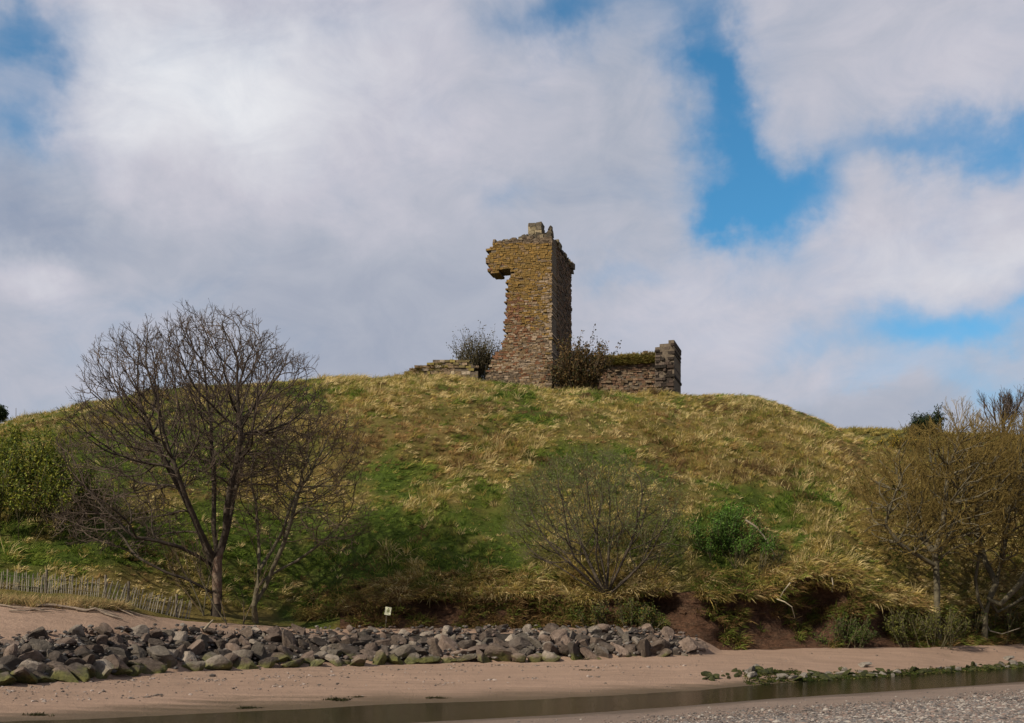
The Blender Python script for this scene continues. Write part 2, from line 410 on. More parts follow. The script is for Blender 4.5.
# near bank: sheet behind a slanting water line
NEu = [(-40, 4), (-14, 17.6), (-8, 21.7), (-2.6, 25.4), (2.3, 28.3), (6.95, 32.0), (11.8, 35.3), (18.8, 40.3), (30, 48.5), (70, 70)]
nx = np.array([p[0] for p in NEu]); ny = np.array([p[1] for p in NEu])
xs = np.concatenate([np.linspace(-200, -30, 12), np.linspace(-28, 40, 130), np.linspace(45, 300, 14)])
ye = np.interp(xs, nx, ny); ye = np.where(xs < -40, 4 + (xs + 40) * .45, ye); ye = np.where(xs > 70, 70 + (xs - 70) * .5, ye)
ye = ye + .5 * (fbm(xs * .35, xs * 0, 6) - .5)
ds = np.concatenate([[-6, -2.5, -.8], np.linspace(0, 12, 44), np.linspace(13, 40, 20), [60, 120, 300]])
nrz = []
for d in ds:
    z = -.1 - .13 * abs(d) if d < 0 else min(.045 * d + .0016 * d * d, 1.0)
    if d < 0: z = .13 * d
    Y = ye - d
    nrz.append(np.stack([xs, Y, z + (fbm(xs * .6, Y * .6, 8) - .5) * .1 * min(max(d, 0) * .5, 1)], -1))
nrz = np.array(nrz); fn = grid_faces(nrz.shape[0], nrz.shape[1])[:, ::-1]
nv = nrz.reshape(-1, 3)
struct(link('near_beach', raw_mesh('near_beach', nv, fn, np.full(len(fn), 4), None, True), M_near), 'near bank of sand and shingle along the stream', 'beach')
NBVH = BVHTree.FromPolygons([tuple(v) for v in nv], [tuple(f) for f in fn])

# ground out to the horizon, far hill, water
def sheet(name, x0, x1, y0, y1, z, n, mat, amp=0):
    X, Y = np.meshgrid(np.linspace(x0, x1, n), np.linspace(y0, y1, n))
    Z = z + amp * (fbm(X * .01, Y * .01, 3) - .5)
    f = grid_faces(n, n)
    return link(name, raw_mesh(name, np.stack([X, Y, Z], -1).reshape(-1, 3), f, np.full(len(f), 4), None, True), mat)
struct(sheet('ground', -3000, 3000, -3000, 3000, -1.2, 40, M_far), 'land reaching away to the horizon behind the hill', 'ground')

def water_mat():
    m, nt, b, out = nodes_of('stream_water')
    pos = geopos(nt)
    mp = nt.nodes.new('ShaderNodeMapping'); nt.links.new(pos, mp.inputs[0]); mp.inputs['Scale'].default_value = (1.0, 4.5, 1); mp.inputs['Rotation'].default_value = (0, 0, -.55)
    b.inputs['Base Color'].default_value = (.012, .011, .004, 1)
    b.inputs['Roughness'].default_value = .1
    b.inputs['IOR'].default_value = 1.33
    b.inputs['Specular IOR Level'].default_value = .5
    bump(nt, b, noise(nt, 2.6, 4, .6, mp.outputs[0]), .34, .03)
    t = nt.nodes.new('ShaderNodeBsdfTransparent'); t.inputs[0].default_value = (.30, .23, .11, 1)
    ms = nt.nodes.new('ShaderNodeMixShader'); ms.inputs[0].default_value = .93
    nt.links.new(t.outputs[0], ms.inputs[1]); nt.links.new(b.outputs[0], ms.inputs[2]); nt.links.new(ms.outputs[0], out.inputs[0])
    return m
wf = []
wd = np.array([I(UC, FE) + .9 if k == 1 else I(UC, FE) - 16 for k in (0, 1)])
# one sheet following the stream bed
wx = np.linspace(-60, 80, 60); near = np.interp(wx, nx, ny) - 1.2
fx_ = (UC - 512) / F * dFE; far = np.interp(wx, fx_, dFE) + 1.2
wv = np.concatenate([np.stack([wx, near, 0 * wx], -1), np.stack([wx, np.maximum(far, near + .5), 0 * wx], -1)])
fw = grid_faces(2, 60)
struct(link('water', raw_mesh('water', wv, fw, np.full(len(fw), 4), None, True), water_mat()), 'shallow brown stream crossing the beach', 'stream')

UF = np.linspace(-800, 2000, 160); fr = []
for k in range(14):
    t = k / 13
    D = 96 + 40 * min(t * 1.6, 1) + (120 * (t - .625) if t > .625 else 0)
    vv = np.interp(UF, [-800, 0, 400, 800, 840, 880, 940, 1024, 1300, 2000], [450, 440, 440, 440, 433.5, 432.5, 436, 440, 446, 470]) + 3 * (fbm(UF / 40, UF * 0, 4) - .5)
    zt = zof(vv, 136.0)
    z = zt * math.sin(min(t * 1.6, 1) * math.pi / 2) if t <= .625 else zt - (t - .625) * 30
    fr.append(np.stack([(UF - 512) / F * D, 0 * UF + D, z + (fbm(UF / 9, UF * 0 + t * 9, 14) - .5) * 1.0], -1))
fr = np.array(fr); ff = grid_faces(14, 160); frv = fr.reshape(-1, 3)
gcol = np.array((.10, .09, .03))[None] * (.7 + .6 * fbm(frv[:, 0] * .15, frv[:, 1] * .15, 8))[:, None]
struct(link('far_hill', raw_mesh('far_hill', frv, ff, np.full(len(ff), 4), gcol, True), M_hill), 'rough grassy rise showing behind the castle hill', 'hill')

# ------------------------------------------------------------------ grass
def grass(name, pos, up, lean, h, spread, nb, width, cols, mat=M_grass):
    N = len(pos); R = np.repeat
    B = N * nb
    p = R(pos, nb, 0); hh = R(h, nb) * rng.uniform(.55, 1.15, B); sp = R(spread, nb)
    a = rng.uniform(0, 2 * math.pi, B); rr = np.sqrt(rng.random(B)) * sp
    off = np.stack([np.cos(a) * rr, np.sin(a) * rr, 0 * a], -1)
    upv = R(up, nb, 0)
    off -= upv * np.sum(off * upv, 1, keepdims=True)
    base = p + off * .5 - upv * .04
    d = norm(upv * .9 + off / np.maximum(sp[:, None], .01) * .75 + R(lean, nb, 0) * 1.0 + rng.normal(0, .26, (B, 3)))
    mid = base + d * hh[:, None] * .55
    d2 = norm(d + R(lean, nb, 0) * .6 + off * .4 - np.array((0, 0, .45)))
    tip = mid + d2 * hh[:, None] * .5
    w = norm(np.cross(d, rng.normal(0, 1, (B, 3)))) * (width * rng.uniform(.6, 1.3, B))[:, None]
    V = np.stack([base - w, base + w, mid + w * .75, mid - w * .75, tip], 1).reshape(-1, 3)
    i = np.arange(B)[:, None] * 5
    L = np.concatenate([i + np.array([[0, 1, 2, 3]]), i + np.array([[3, 2, 4]])], 1)
    sizes = np.tile([4, 3], B)
    c = R(cols, nb, 0) * rng.uniform(.8, 1.2, (B, 1)); c = R(c, 5, 0)
    me = raw_mesh(name, V, L, sizes, c)
    return link(name, me, mat)

def slope_points(n, ulo, uhi, rlo, rhi):
    """random points spread evenly over the hill grid (by area), rows rlo..rhi"""
    jlo, jhi = np.searchsorted(UC, ulo), np.searchsorted(UC, uhi)
    A = HV[rlo:rhi, jlo:jhi]; e1 = A[1:, :-1] - A[:-1, :-1]; e2 = A[:-1, 1:] - A[:-1, :-1]
    nr = np.cross(e2, e1); ar = np.linalg.norm(nr, axis=-1)
    pr = (ar / ar.sum()).ravel()
    k = rng.choice(len(pr), n, p=pr); r, c = np.unravel_index(k, ar.shape)
    s, t = rng.random(n)[:, None], rng.random(n)[:, None]
    p = A[r, c] + e1[r, c] * s + e2[r, c] * t
    nn = norm(nr[r, c]); nn = np.where(nn[:, 2:3] < 0, -nn, nn)
    return p, nn
def lean_field(p, amt):
    th = 2 * math.pi * (fbm(p[:, 0] * .16, p[:, 1] * .16, 71, 3) * 2.2)
    l = np.stack([np.cos(th) + .55, np.sin(th) * .6 - .5, 0 * th], -1)
    return l * amt * (.4 + .9 * fbm(p[:, 0] * .9, p[:, 1] * .9, 72, 2))[:, None]

pts, nrm = slope_points(42000, -130, 1150, r0, r0 + NH + 4)
cols, isg = turf_cols(pts, 0)
tall = fbm(pts[:, 0] * .7, pts[:, 1] * .7, 81, 3)
h = (.2 + .75 * np.clip(tall - .3, 0, 1)) * np.where(isg, .85, 1.1) * (.45 + 1.1 * fbm(pts[:, 0] * .2, pts[:, 1] * .2, 83, 3)) * rng.uniform(.7, 1.5, len(pts)); sp = .12 + .36 * rng.random(len(pts)) ** 1.4; h *= .88
up = norm(nrm * .6 + np.array((0, 0, .6))); le = lean_field(pts, .62)
d = ~isg
tag(grass('dry_grass', pts[d], up[d], le[d], h[d], sp[d], 14, .0145, cols[d]), 'straw coloured dry tussock grass covering the hill', 'grass', kind='stuff')
tag(grass('green_grass', pts[isg], up[isg], le[isg], h[isg], sp[isg], 14, .0145, cols[isg]), 'fresh green grass growing in patches on the hill', 'grass', kind='stuff')

fu_ = rng.uniform(810, 1080, 3000); ft_ = rng.uniform(.12, .66, 3000); fk = np.interp(fu_, UF, np.arange(160)).astype(int)
fp_ = fr[(ft_ * 13).astype(int), fk] * (1 - (ft_ * 13 % 1))[:, None] + fr[(ft_ * 13).astype(int) + 1, fk + 1] * (ft_ * 13 % 1)[:, None]
fc_ = np.where((rng.random(3000) < .5)[:, None], S_olive, S_gold) * rng.uniform(.7, 1.2, (3000, 1))
tag(grass('rise_grass', fp_, np.tile((0, 0, 1.), (3000, 1)), np.tile((.4, -.1, 0), (3000, 1)), rng.uniform(.4, .9, 3000), np.full(3000, .6), 14, .035, fc_), 'olive tussock grass on the rise behind the castle hill', 'grass', kind='stuff')
# shaggy fringe along the top of the earth bank, tussocks on its ledges
ju = rng.uniform(300, 1130, 2600); ju = ju[fbm(ju / 16, ju * 0, 19, 3) + .15 * (ju < 640) > .42]
fp = []
for u in ju:
    k = np.interp(u, UC, np.arange(len(UC))); j = int(k); f = k - j
    r = r0 - 1 + rng.integers(-3, 6)
    fp.append(HV[r, j] * (1 - f) + HV[r, min(j + 1, len(UC) - 1)] * f)
fp = np.array(fp)
c, g_ = turf_cols(fp, 0); c = np.where((rng.random(len(c)) < .55)[:, None], c, np.where((rng.random(len(c)) < .5)[:, None], S_brown, S_gold) * (.55 + .8 * rng.random((len(c), 1))))
le = np.stack([rng.normal(0, .45, len(fp)), -rng.uniform(.2, 1.1, len(fp)), -rng.uniform(0, .7, len(fp))], -1)
tag(grass('fringe_grass', fp, np.tile((0, -.3, .75), (len(fp), 1)), le, .3 + .6 * rng.random(len(fp)), np.full(len(fp), .35), 18, .015, c), 'long tawny grass hanging over the edge of the earth bank', 'grass', kind='stuff')
lp, ln = slope_points(3600, 335, 1120, 3, r0 - 2)
lu = 512 + F * lp[:, 0] / lp[:, 1]
keep = fbm(lu / 20, lp[:, 2] * 1.2, 15) > np.where(lu < 640, .42, np.where((lu > 690) & (lu < 805), .60, .53))
lp = lp[keep]; n_ = len(lp)
c = np.where((rng.random(n_) < np.where(lu[keep] < 560, .25, .5))[:, None], G_b * .9, S_brown * .9) * (.5 + .8 * rng.random((n_, 1)))
tag(grass('bank_grass', lp, np.tile((0, -.6, .7), (n_, 1)), np.stack([rng.normal(0, .3, n_), -.4 + 0 * lp[:, 0], -.1 + 0 * lp[:, 0]], -1), .35 + .35 * rng.random(n_), np.full(n_, .28), 18, .015, c), 'ragged grass clinging to the face of the earth bank', 'grass', kind='stuff')
# dune grass in front of the paling fence
dg = []
for _ in range(420):
    u = rng.uniform(-60, 100) if rng.random() < .8 else rng.uniform(95, 130); D = I(u, DU) + rng.uniform(-.55, .7) * (1 if u < 100 else .4)
    x = (u - 512) / F * D; dg.append((x, D, sand_z(x, D)))
dg = np.array(dg); n_ = len(dg)
c = np.where((rng.random(n_) < .7)[:, None], np.array((.40, .29, .14)), np.array((.2, .18, .07))) * (.75 + .5 * rng.random((n_, 1)))
tag(grass('dune_grass', dg, np.tile((0, 0, 1.), (n_, 1)), np.tile((.35, -.2, 0), (n_, 1)) * rng.random((n_, 1)), .28 + .34 * rng.random(n_), np.full(n_, .25), 18, .011, c), 'pale marram grass on the dune in front of the paling fence', 'grass', kind='stuff')

# ------------------------------------------------------------------ trees
def segs_mesh(name, p0, p1, r0_, r1_, t0, t1, sides):
    ref = np.array((.31, .17, .93))
    def ring(p, r, t):
        a = norm(np.cross(t, ref)); b = np.cross(t, a)
        th = np.arange(sides) * 2 * math.pi / sides
        return p[:, None] + (a[:, None] * np.cos(th)[None, :, None] + b[:, None] * np.sin(th)[None, :, None]) * r[:, None, None]
    n = len(p0)
    V = np.concatenate([ring(p0, r0_, t0), ring(p1, r1_, t1)], 1).reshape(-1, 3)
    k = np.arange(sides); k2 = (k + 1) % sides
    q = np.stack([k, k2, k2 + sides, k + sides], 1)
    L = (np.arange(n)[:, None, None] * 2 * sides + q[None]).reshape(-1)
    return raw_mesh(name, V, L, np.full(n * sides, 4), None, True)

class Tree:
    def __init__(s): s.p = []; s.par = []
    def add(s, p, par): s.p.append(np.array(p, float)); s.par.append(par); return len(s.p) - 1

def colonize(T, att, step, infl, kill, maxit, trop=0.1, wob=.12):
    nodes = np.array(T.p); par = list(T.par)
    D = np.full(len(att), 1e9); NI = np.zeros(len(att), int)
    new = list(range(len(nodes))); alive = np.ones(len(att), bool)
    kids = {}
    for it in range(maxit):
        if not new: break
        nn = nodes[new]
        dd = np.linalg.norm(att[:, None] - nn[None], axis=2) if len(nn) * len(att) < 4e6 else None
        if dd is None:
            for q in new:
                e = np.linalg.norm(att - nodes[q], axis=1); m = e < D; D[m] = e[m]; NI[m] = q
        else:
            k = dd.argmin(1); e = dd[np.arange(len(att)), k]; m = e < D
            D[m] = e[m]; NI[m] = np.array(new)[k[m]]
        alive &= D > kill
        act = alive & (D < infl)
        if not act.any(): break
        idx = NI[act]; v = norm(att[act] - nodes[idx])
        S = np.zeros_like(nodes); np.add.at(S, idx, v)
        gi = np.unique(idx)
        pd = np.array([nodes[g] - nodes[par[g]] if par[g] >= 0 else (0, 0, 1) for g in gi])
        dirs = norm(norm(S[gi]) + .75 * norm(pd) + np.array((0, 0, trop)) + rng.normal(0, wob, (len(gi), 3)))
        add = []; new = []
        for g, d in zip(gi, dirs):
            q = nodes[g] + d * step
            ch = kids.setdefault(g, [])
            if len(ch) >= 3 or any(np.linalg.norm(c - q) < .35 * step for c in ch):
                alive[(NI == g) & (D < infl)] &= rng.random(((NI == g) & (D < infl)).sum()) < .5
                if len(ch) >= 3: alive[(NI == g)] = False
                continue
            ch.append(q); add.append(q); new.append(len(nodes) + len(add) - 1); par.append(g)
        if add: nodes = np.concatenate([nodes, np.array(add)])
        else: new = [0]
    T.p = list(nodes); T.par = par
    return T

def twiggify(T, per, length, up=.5, thin=None, sub=2, nseg=3):
    """adds fine curved shoots to the thin ends"""
    P_ = np.array(T.p); par = np.array(T.par); n = len(P_)
    cnt = np.zeros(n, int)
    for i in range(n - 1, 0, -1):
        if par[i] >= 0: cnt[par[i]] += 1 + cnt[i]
    idx = [i for i in range(n) if par[i] >= 0 and cnt[i] <= (thin or 4)]
    for i in idx:
        d0 = norm(P_[i] - P_[par[i]])
        k = per if cnt[i] > 0 else per + 1
        k = int(k) + (rng.random() < k - int(k))
        for _ in range(k):
            d = norm(d0 + rng.normal(0, .5, 3) + np.array((0, 0, up * .5)))
            q = i; p = P_[i] + 0
            L = length * rng.uniform(.5, 1.2)
            for s in range(nseg):
                d = norm(d + rng.normal(0, .14, 3) + np.array((0, 0, up * .22)))
                p = p + d * L / nseg; q = T.add(p, q)
                if s < nseg - 1:
                    for _ in range(sub if rng.random() < .6 else 0):
                        e = norm(d + rng.normal(0, .55, 3) + np.array((0, 0, up * .25)))
                        T.add(p + e * L * rng.uniform(.2, .42), q)
    return T

def fan(T, base, stems, levels, ratio=.62, ang=.5, up=.1, nseg=5, kids=(3, 5), wob=.08):
    def grow(q, p, d, L, lev):
        pts = []
        for s in range(nseg):
            d = norm(d + rng.normal(0, wob, 3) + np.array((0, 0, up)) * .3)
            p = p + d * L / nseg; q = T.add(p, q); pts.append((q, p, d))
        if lev == 0: return
        for _ in range(rng.integers(kids[0], kids[1] + 1)):
            k = rng.integers(1, nseg); q2, p2, d2 = pts[k]
            e = norm(d2 + norm(rng.normal(0, 1, 3)) * ang + np.array((0, 0, up)))
            grow(q2, p2, e, L * ratio * rng.uniform(.6, 1.1) * (1.15 - .4 * k / nseg), lev - 1)
    for d, L in stems:
        grow(base, np.array(T.p[base]), norm(np.array(d, float)), L, levels)
    return T

def build_tree(name, T, rtip, expo, barkm, twigm, split, rmax=9, origin=None, flare=1.35, parent_names=('trunk', 'crown')):
    P_ = np.array(T.p); par = np.array(T.par); n = len(P_)
    r = np.zeros(n); acc = np.zeros(n)
    main = np.full(n, -1); best = np.zeros(n)
    for i in range(n - 1, -1, -1):
        r[i] = max(rtip, acc[i] ** (1 / expo)); r[i] = min(r[i], rmax)
        q = par[i]
        if q >= 0:
            acc[q] += r[i] ** expo
            if r[i] > best[q]: best[q] = r[i]; main[q] = i
    t = np.zeros((n, 3))
    for i in range(n):
        a = P_[i] - P_[par[i]] if par[i] >= 0 else np.array((0, 0, .1))
        b = P_[main[i]] - P_[i] if main[i] >= 0 else a
        t[i] = norm(a) + norm(b)
    t = norm(t)
    c = np.where(par >= 0)[0]; q = par[c]
    ism = main[q] == c
    dirs = norm(P_[c] - P_[q])
    r0_ = np.where(ism, np.minimum(r[q], r[c] * 1.5), r[c]); t0 = np.where(ism[:, None], t[q], dirs)
    root = q == 0
    r0_[root & ism] = r[c[root & ism]] * flare if flare else r0_[root & ism]
    org = np.array(P_[0]) if origin is None else np.array(origin)
    e = empty(name, org)
    thick = np.maximum(r[c], r0_) > split
    Q = P_ - org
    for m, nm, mt, sd in ((thick, parent_names[0], barkm, 8), (~thick, parent_names[1], twigm, 3)):
        if m.any():
            link(nm, segs_mesh(nm, Q[q[m]], Q[c[m]], r0_[m], r[c[m]], t0[m], t[c[m]], sd), mt, e)
    return e

def leaves(name, centers, size, cols, mat, parent, org=(0, 0, 0), upb=.2, aspect=.5):
    n = len(centers)
    a = norm(rng.normal(0, 1, (n, 3)) + np.array((0, 0, upb))); b = norm(np.cross(a, rng.normal(0, 1, (n, 3))))
    s = (size * rng.uniform(.6, 1.3, n))[:, None]
    c = centers - np.array(org)
    V = np.stack([c - a * s, c + b * s * aspect, c + a * s, c - b * s * aspect], 1).reshape(-1, 3)
    return link(name, raw_mesh(name, V, np.arange(4 * n), np.full(n, 4), np.repeat(cols, 4, 0)), mat, parent)

def ell(n, specs, D, dep, bias=.5):
    """points filling ellipses given as column, row, half width, half height at distance D; dep = half depth in metres"""
    w = np.array([s[2] * s[3] for s in specs], float); w /= w.sum()
    k = rng.choice(len(specs), n, p=w); S = np.array(specs, float)[k]
    q = norm(rng.normal(0, 1, (n, 3))) * (rng.random(n) ** (1 / 3 * bias * 2))[:, None]
    px = D / F
    return np.stack([(S[:, 0] + q[:, 0] * S[:, 2] - 512) * px, D + q[:, 1] * dep, EYE + (HZ - S[:, 1] - q[:, 2] * S[:, 3]) * px], -1)

def chain(T, pts, q=-1):
    for p in pts: q = T.add(p, q)
    return q

# --- the big bare tree
D = 46.0
px = D / F
def pt(u, v, d=D, dy=0): return np.array(P(u, v, d)) + np.array((0, dy, 0))
T = Tree()
gb = ground_at((216 - 512) * px, D)
b0 = chain(T, [(gb.x, D, gb.z - .3), pt(216, 612), pt(217, 596), pt(217, 578), pt(217, 562)])
def limb(T, q, pts):
    for (u, v, dy) in pts: q = T.add(pt(u, v, D, dy), q)
    return q
limb(T, 3, [(212, 566, .2), (206, 552, .3), (198, 535, .5), (188, 512, .6), (177, 488, .5), (166, 465, .2)])
limb(T, b0, [(222, 548, -.2), (228, 532, -.4), (231, 512, -.7), (236, 490, -.9), (243, 466, -1.0), (247, 440, -1)])
limb(T, b0, [(214, 545, .3), (211, 528, .4), (210, 508, .6), (209, 485, .8), (207, 460, 1)])
limb(T, b0, [(220, 546, .6), (222, 525, 1.1), (223, 500, 1.6), (225, 478, 2)])
limb(T, 5, [(200, 556, -.5), (186, 548, -1), (168, 543, -1.4), (150, 540, -1.7)])
limb(T, 2, [(206, 588, -.3), (192, 580, -.6), (172, 573, -.8), (152, 562, -1)])
limb(T, b0, [(212, 548, -.5), (205, 525, -1.2), (198, 500, -1.8), (193, 478, -2.2)])
att = ell(8200, [(224, 372, 66, 56), (160, 385, 62, 50), (224, 402, 62, 82), (158, 420, 66, 82), (272, 408, 52, 56), (114, 460, 42, 64), (125, 520, 58, 34), (230, 450, 80, 50), (190, 400, 60, 80)], D, 4.3, .42)
colonize(T, att, .28, 2.3, .36, 150, trop=.1, wob=.1)
twiggify(T, 1.8, .6, .5, thin=4, sub=2)
bt = build_tree('bare_tree', T, .0054, 2.7, M_bark, M_twig, .03, .31)
tag(bt, 'tall bare sycamore with a wide domed crown above the boulder bank', 'tree', 'bare trees by the shore')
# peeled patch low on the trunk
ptk = Tree(); chain(ptk, [pt(217, 604, D - .17), pt(217, 590, D - .17), pt(217, 575, D - .17), pt(218, 560, D - .15), pt(222, 545, D - .25), pt(224, 538, D - .3)])
Pk = np.array(ptk.p) - np.array(bt.location)
n = len(Pk); tg = norm(np.gradient(Pk, axis=0))
link('peeled_bark', segs_mesh('peeled_bark', Pk[:-1], Pk[1:], np.array([.10, .19, .21, .18, .10]), np.array([.19, .21, .18, .10, .02]), tg[:-1], tg[1:], 9), M_barkred, bt)

# --- smaller tree to its right
D = 46.6; px = D / F
T = Tree(); gb = ground_at((256 - 512) * px, D)
b0 = chain(T, [(gb.x, D, gb.z - .3), pt(254, 605), pt(257, 588), pt(259, 570)])
limb(T, b0, [(258, 548, .2), (256, 525, .3), (254, 500, .3)])
limb(T, 1, [(266, 588, -.2), (276, 566, -.4), (286, 545, -.5), (294, 520, -.5), (300, 495, -.5)])
limb(T, b0, [(268, 552, .5), (279, 530, .8), (285, 505, 1)])
limb(T, 2, [(262, 580, .3), (275, 570, .6), (292, 560, 1), (312, 545, 1.2)])
att = ell(2500, [(300, 470, 62, 66), (335, 455, 30, 46), (270, 490, 50, 60), (330, 520, 40, 36)], D, 3.2, .45)
colonize(T, att, .27, 2.2, .34, 120, trop=.12)
twiggify(T, 1.4, .5, .5, thin=4, sub=1)
tag(build_tree('bare_tree', T, .0055, 2.7, M_barkgrey, M_twigpink, .026, .11), 'smaller spreading bare tree just right of the tall sycamore', 'tree', 'bare trees by the shore')

# --- slim saplings round the trunk foot
def sapling(u, D, stems, lab, mat=M_twigpink, bk=M_barkgrey, lev=2, rt=.0065, ex=2.2, split=.025, up=.12, nm='sapling', grp=None, ratio=.55, ang=.5, kids=(3, 5), cat='sapling', bury=.25, rmax=.2):
    x = (u - 512) / F * D; g = ground_at(x, D)
    if D < I(u, DU): g.z = sand_z(x, D)
    T = Tree(); b = chain(T, [(x, D, g.z - bury), (x + .02, D, g.z + .05)])
    fan(T, b, stems, lev, ratio, ang, up, kids=kids)
    e = build_tree(nm, T, rt, ex, bk, mat, split, rmax)
    return tag(e, lab, cat, grp)
sapling(226, 45.2, [((-.75, -.2, 1), 3.4), ((-.3, 0, 1), 3.0)], 'thin crooked sapling at the foot of the tall sycamore, leaning left', grp='saplings by the sycamore')
sapling(203, 45.6, [((.12, 0, 1), 3.8), ((-.35, .1, 1), 3.2), ((-.7, .1, .8), 2.6)], 'multi stemmed sapling between the paling fence and the sycamore trunk', grp='saplings by the sycamore')
sapling(243, 45.9, [((.4, .1, 1), 2.2), ((-.1, .2, 1), 1.8)], 'short sapling between the sycamore trunk and the smaller tree', grp='saplings by the sycamore')

# --- round bushy tree in the middle
D = 49.9; px = D / F
x = (607 - 512) / F * D; g = hit(607, 601) or ground_at(x, D + 1)
T = Tree(); b = chain(T, [(g.x, g.y, g.z - .3), (g.x, g.y, g.z + .25)])
st = []
for k in range(12):
    a = -1.2 + 2.4 * (k + rng.uniform(-.3, .3)) / 11
    st.append(((math.sin(a), rng.uniform(-.6, .6), math.cos(a)), 2.3 * rng.uniform(.7, 1.1)))
fan(T, b, st, 0, .5, .45, .05, 7, (5, 8), .05)
att = ell(4200, [(598, 512, 90, 56), (556, 520, 54, 52), (642, 535, 48, 44), (592, 496, 70, 44)], 50.5, 3.4, .45)
colonize(T, att, .27, 2.3, .36, 90, trop=.12, wob=.08)
twiggify(T, 1.7, .55, .5, thin=4, sub=1)
e = build_tree('bushy_tree', T, .005, 2.65, M_bark, M_twigolive, .022, .11)
tag(e, 'low round bushy tree of fanned bare stems on the bank edge', 'tree', 'bare trees by the shore')
tips = np.array(T.p); tips = tips[rng.choice(len(tips), 14000)]
tips = tips[(tips[:, 2] > g.z + 2.4)]
leaves('crown_buds', tips + rng.normal(0, .09, tips.shape), .036, np.array((.115, .145, .045)) * rng.uniform(.7, 1.3, (len(tips), 1)), M_leaf, e, e.location)

# --- willow trees at the right
def willow(u, v0, D, trunk, limbs, specs, natt, dep, lab, twm, step=.3, per=1.7, seed_r=.0068, thin=5, bk=M_barkgrey, rmax=.15, tl=.8):
    global px
    px = D / F
    T = Tree(); gx = (u - 512) * px; g = ground_at(gx, D)
    q = chain(T, [(g.x, D, g.z - .3)] + [pt(a, b, D) for a, b in trunk])
    for f, l in limbs:
        qq = f if f < len(T.p) else q
        for (a, b, dy) in l: qq = T.add(pt(a, b, D, dy), qq)
    att = ell(natt, specs, D, dep, .45)
    colonize(T, att, step, 2.4, .38, 130, trop=.3)
    twiggify(T, per, tl, .6, thin=thin, sub=2)
    e = build_tree('willow_tree', T, seed_r, 2.65, bk, twm, .026, rmax)
    return tag(e, lab, 'tree', 'bare trees by the shore')
willow(938, 612, 54.5, [(937, 604), (937, 585), (936, 566), (935, 555)],
       [(4, [(925, 540, .2), (915, 515, .4), (908, 490, .5)]), (4, [(938, 535, -.3), (941, 510, -.5), (942, 480, -.6)]), (3, [(915, 556, -.4), (895, 545, -.7), (880, 528, -.9)]), (4, [(950, 540, .3), (962, 515, .5), (970, 490, .6)]), (4, [(930, 532, .8), (927, 505, 1.2)])],
       [(930, 480, 58, 52), (900, 505, 42, 50), (965, 480, 45, 58), (930, 530, 70, 34), (950, 455, 50, 26)], 4300, 3.4,
       'upright willow with a grey trunk and golden brown twigs above the bank', M_twiggold)
willow(984, 628, 56.5, [(985, 615), (989, 600), (996, 583)],
       [(3, [(1003, 562, .2), (1008, 540, .4), (1013, 510, .6)]), (2, [(998, 604, -.3), (1014, 585, -.6), (1026, 560, -.8), (1034, 530, -1)]), (2, [(1000, 612, .3), (1018, 604, .5), (1040, 590, .7)]), (3, [(990, 560, .6), (986, 535, .9), (985, 505, 1)]), (1, [(976, 600, -.3), (972, 580, -.4), (975, 555, -.5)])],
       [(1020, 490, 60, 68), (985, 490, 42, 60), (1060, 500, 60, 80), (1010, 540, 60, 40), (1010, 445, 50, 26)], 4300, 3.6,
       'leaning willow with pale forked stems and golden brown twigs', M_twiggold)
willow(1075, 630, 60, [(1075, 612), (1077, 590)], [(2, [(1070, 560, .3), (1064, 530, .5)]), (2, [(1085, 560, -.4), (1095, 530, -.6)])],
       [(1080, 480, 70, 75), (1040, 470, 40, 60)], 1500, 4, 'golden twigged willow cut off by the edge of the view', M_twiggold, step=.45)

# scrub thicket filling the slope behind the willows
def scrub(name, lab, cat, u, v, w, hgt, dep, n, D=None, mat=M_twiggold, leafc=None, nl=0, lsz=.05, grp=None, dens=(5, 8), lev=1, spread=.9):
    g = hit(u, v) if D is None else Vector(P(u, v, D))
    D_ = g.y; s = D_ / F
    e = empty(name, g)
    T = Tree(); T.add((0, 0, -.6), -1)
    Wm, Hm = w * s, hgt * s
    for k in range(n):
        ox, oy = rng.uniform(-1, 1) * Wm * .75, rng.uniform(-1, 1) * dep * .8
        gz = ground_at(g.x + ox, g.y + oy).z - g.z if D is None else 0
        q = T.add((ox, oy, gz - .45), 0)
        L = Hm * math.sqrt(max(.15, 1 - (ox / Wm) ** 2 * .9)) * rng.uniform(.6, .85)
        fan(T, q, [((ox / Wm * spread + rng.normal(0, .25), rng.normal(0, .3), 1), L)], lev, .55, .5, .15, 5, dens, .1)
    P_ = np.array(T.p); par = np.array(T.par); c = np.where(par >= 0)[0]; q = par[c]
    hh = np.clip(P_[:, 2] / Hm, 0, 1); r = .03 * (1 - hh) ** 1.2 + .0065
    d = norm(P_[c] - P_[q])
    link('stems', segs_mesh('stems', P_[q], P_[c], np.minimum(r[q], .018), np.minimum(r[c], .016), d, d, 3), mat, e)
    if nl:
        base = P_[c][rng.choice(len(c), nl)]
        base = base[base[:, 2] > .08 * Hm]
        pos = base + rng.normal(0, .13, base.shape)
        lc = np.array(leafc)[rng.integers(0, len(leafc), len(pos))] * rng.uniform(.65, 1.3, (len(pos), 1))
        leaves('foliage', pos, lsz, lc, M_leaf, e)
    return tag(e, lab, cat, grp)
GT = 'shrubs on the hill'
GL = [(.06, .09, .015), (.085, .11, .02), (.04, .065, .012)]
YL = [(.17, .185, .02), (.20, .19, .025), (.10, .12, .016)]
OL = [(.12, .09, .022), (.155, .108, .024), (.075, .065, .018)]
DG = [(.02, .034, .012), (.03, .047, .016), (.016, .026, .010)]
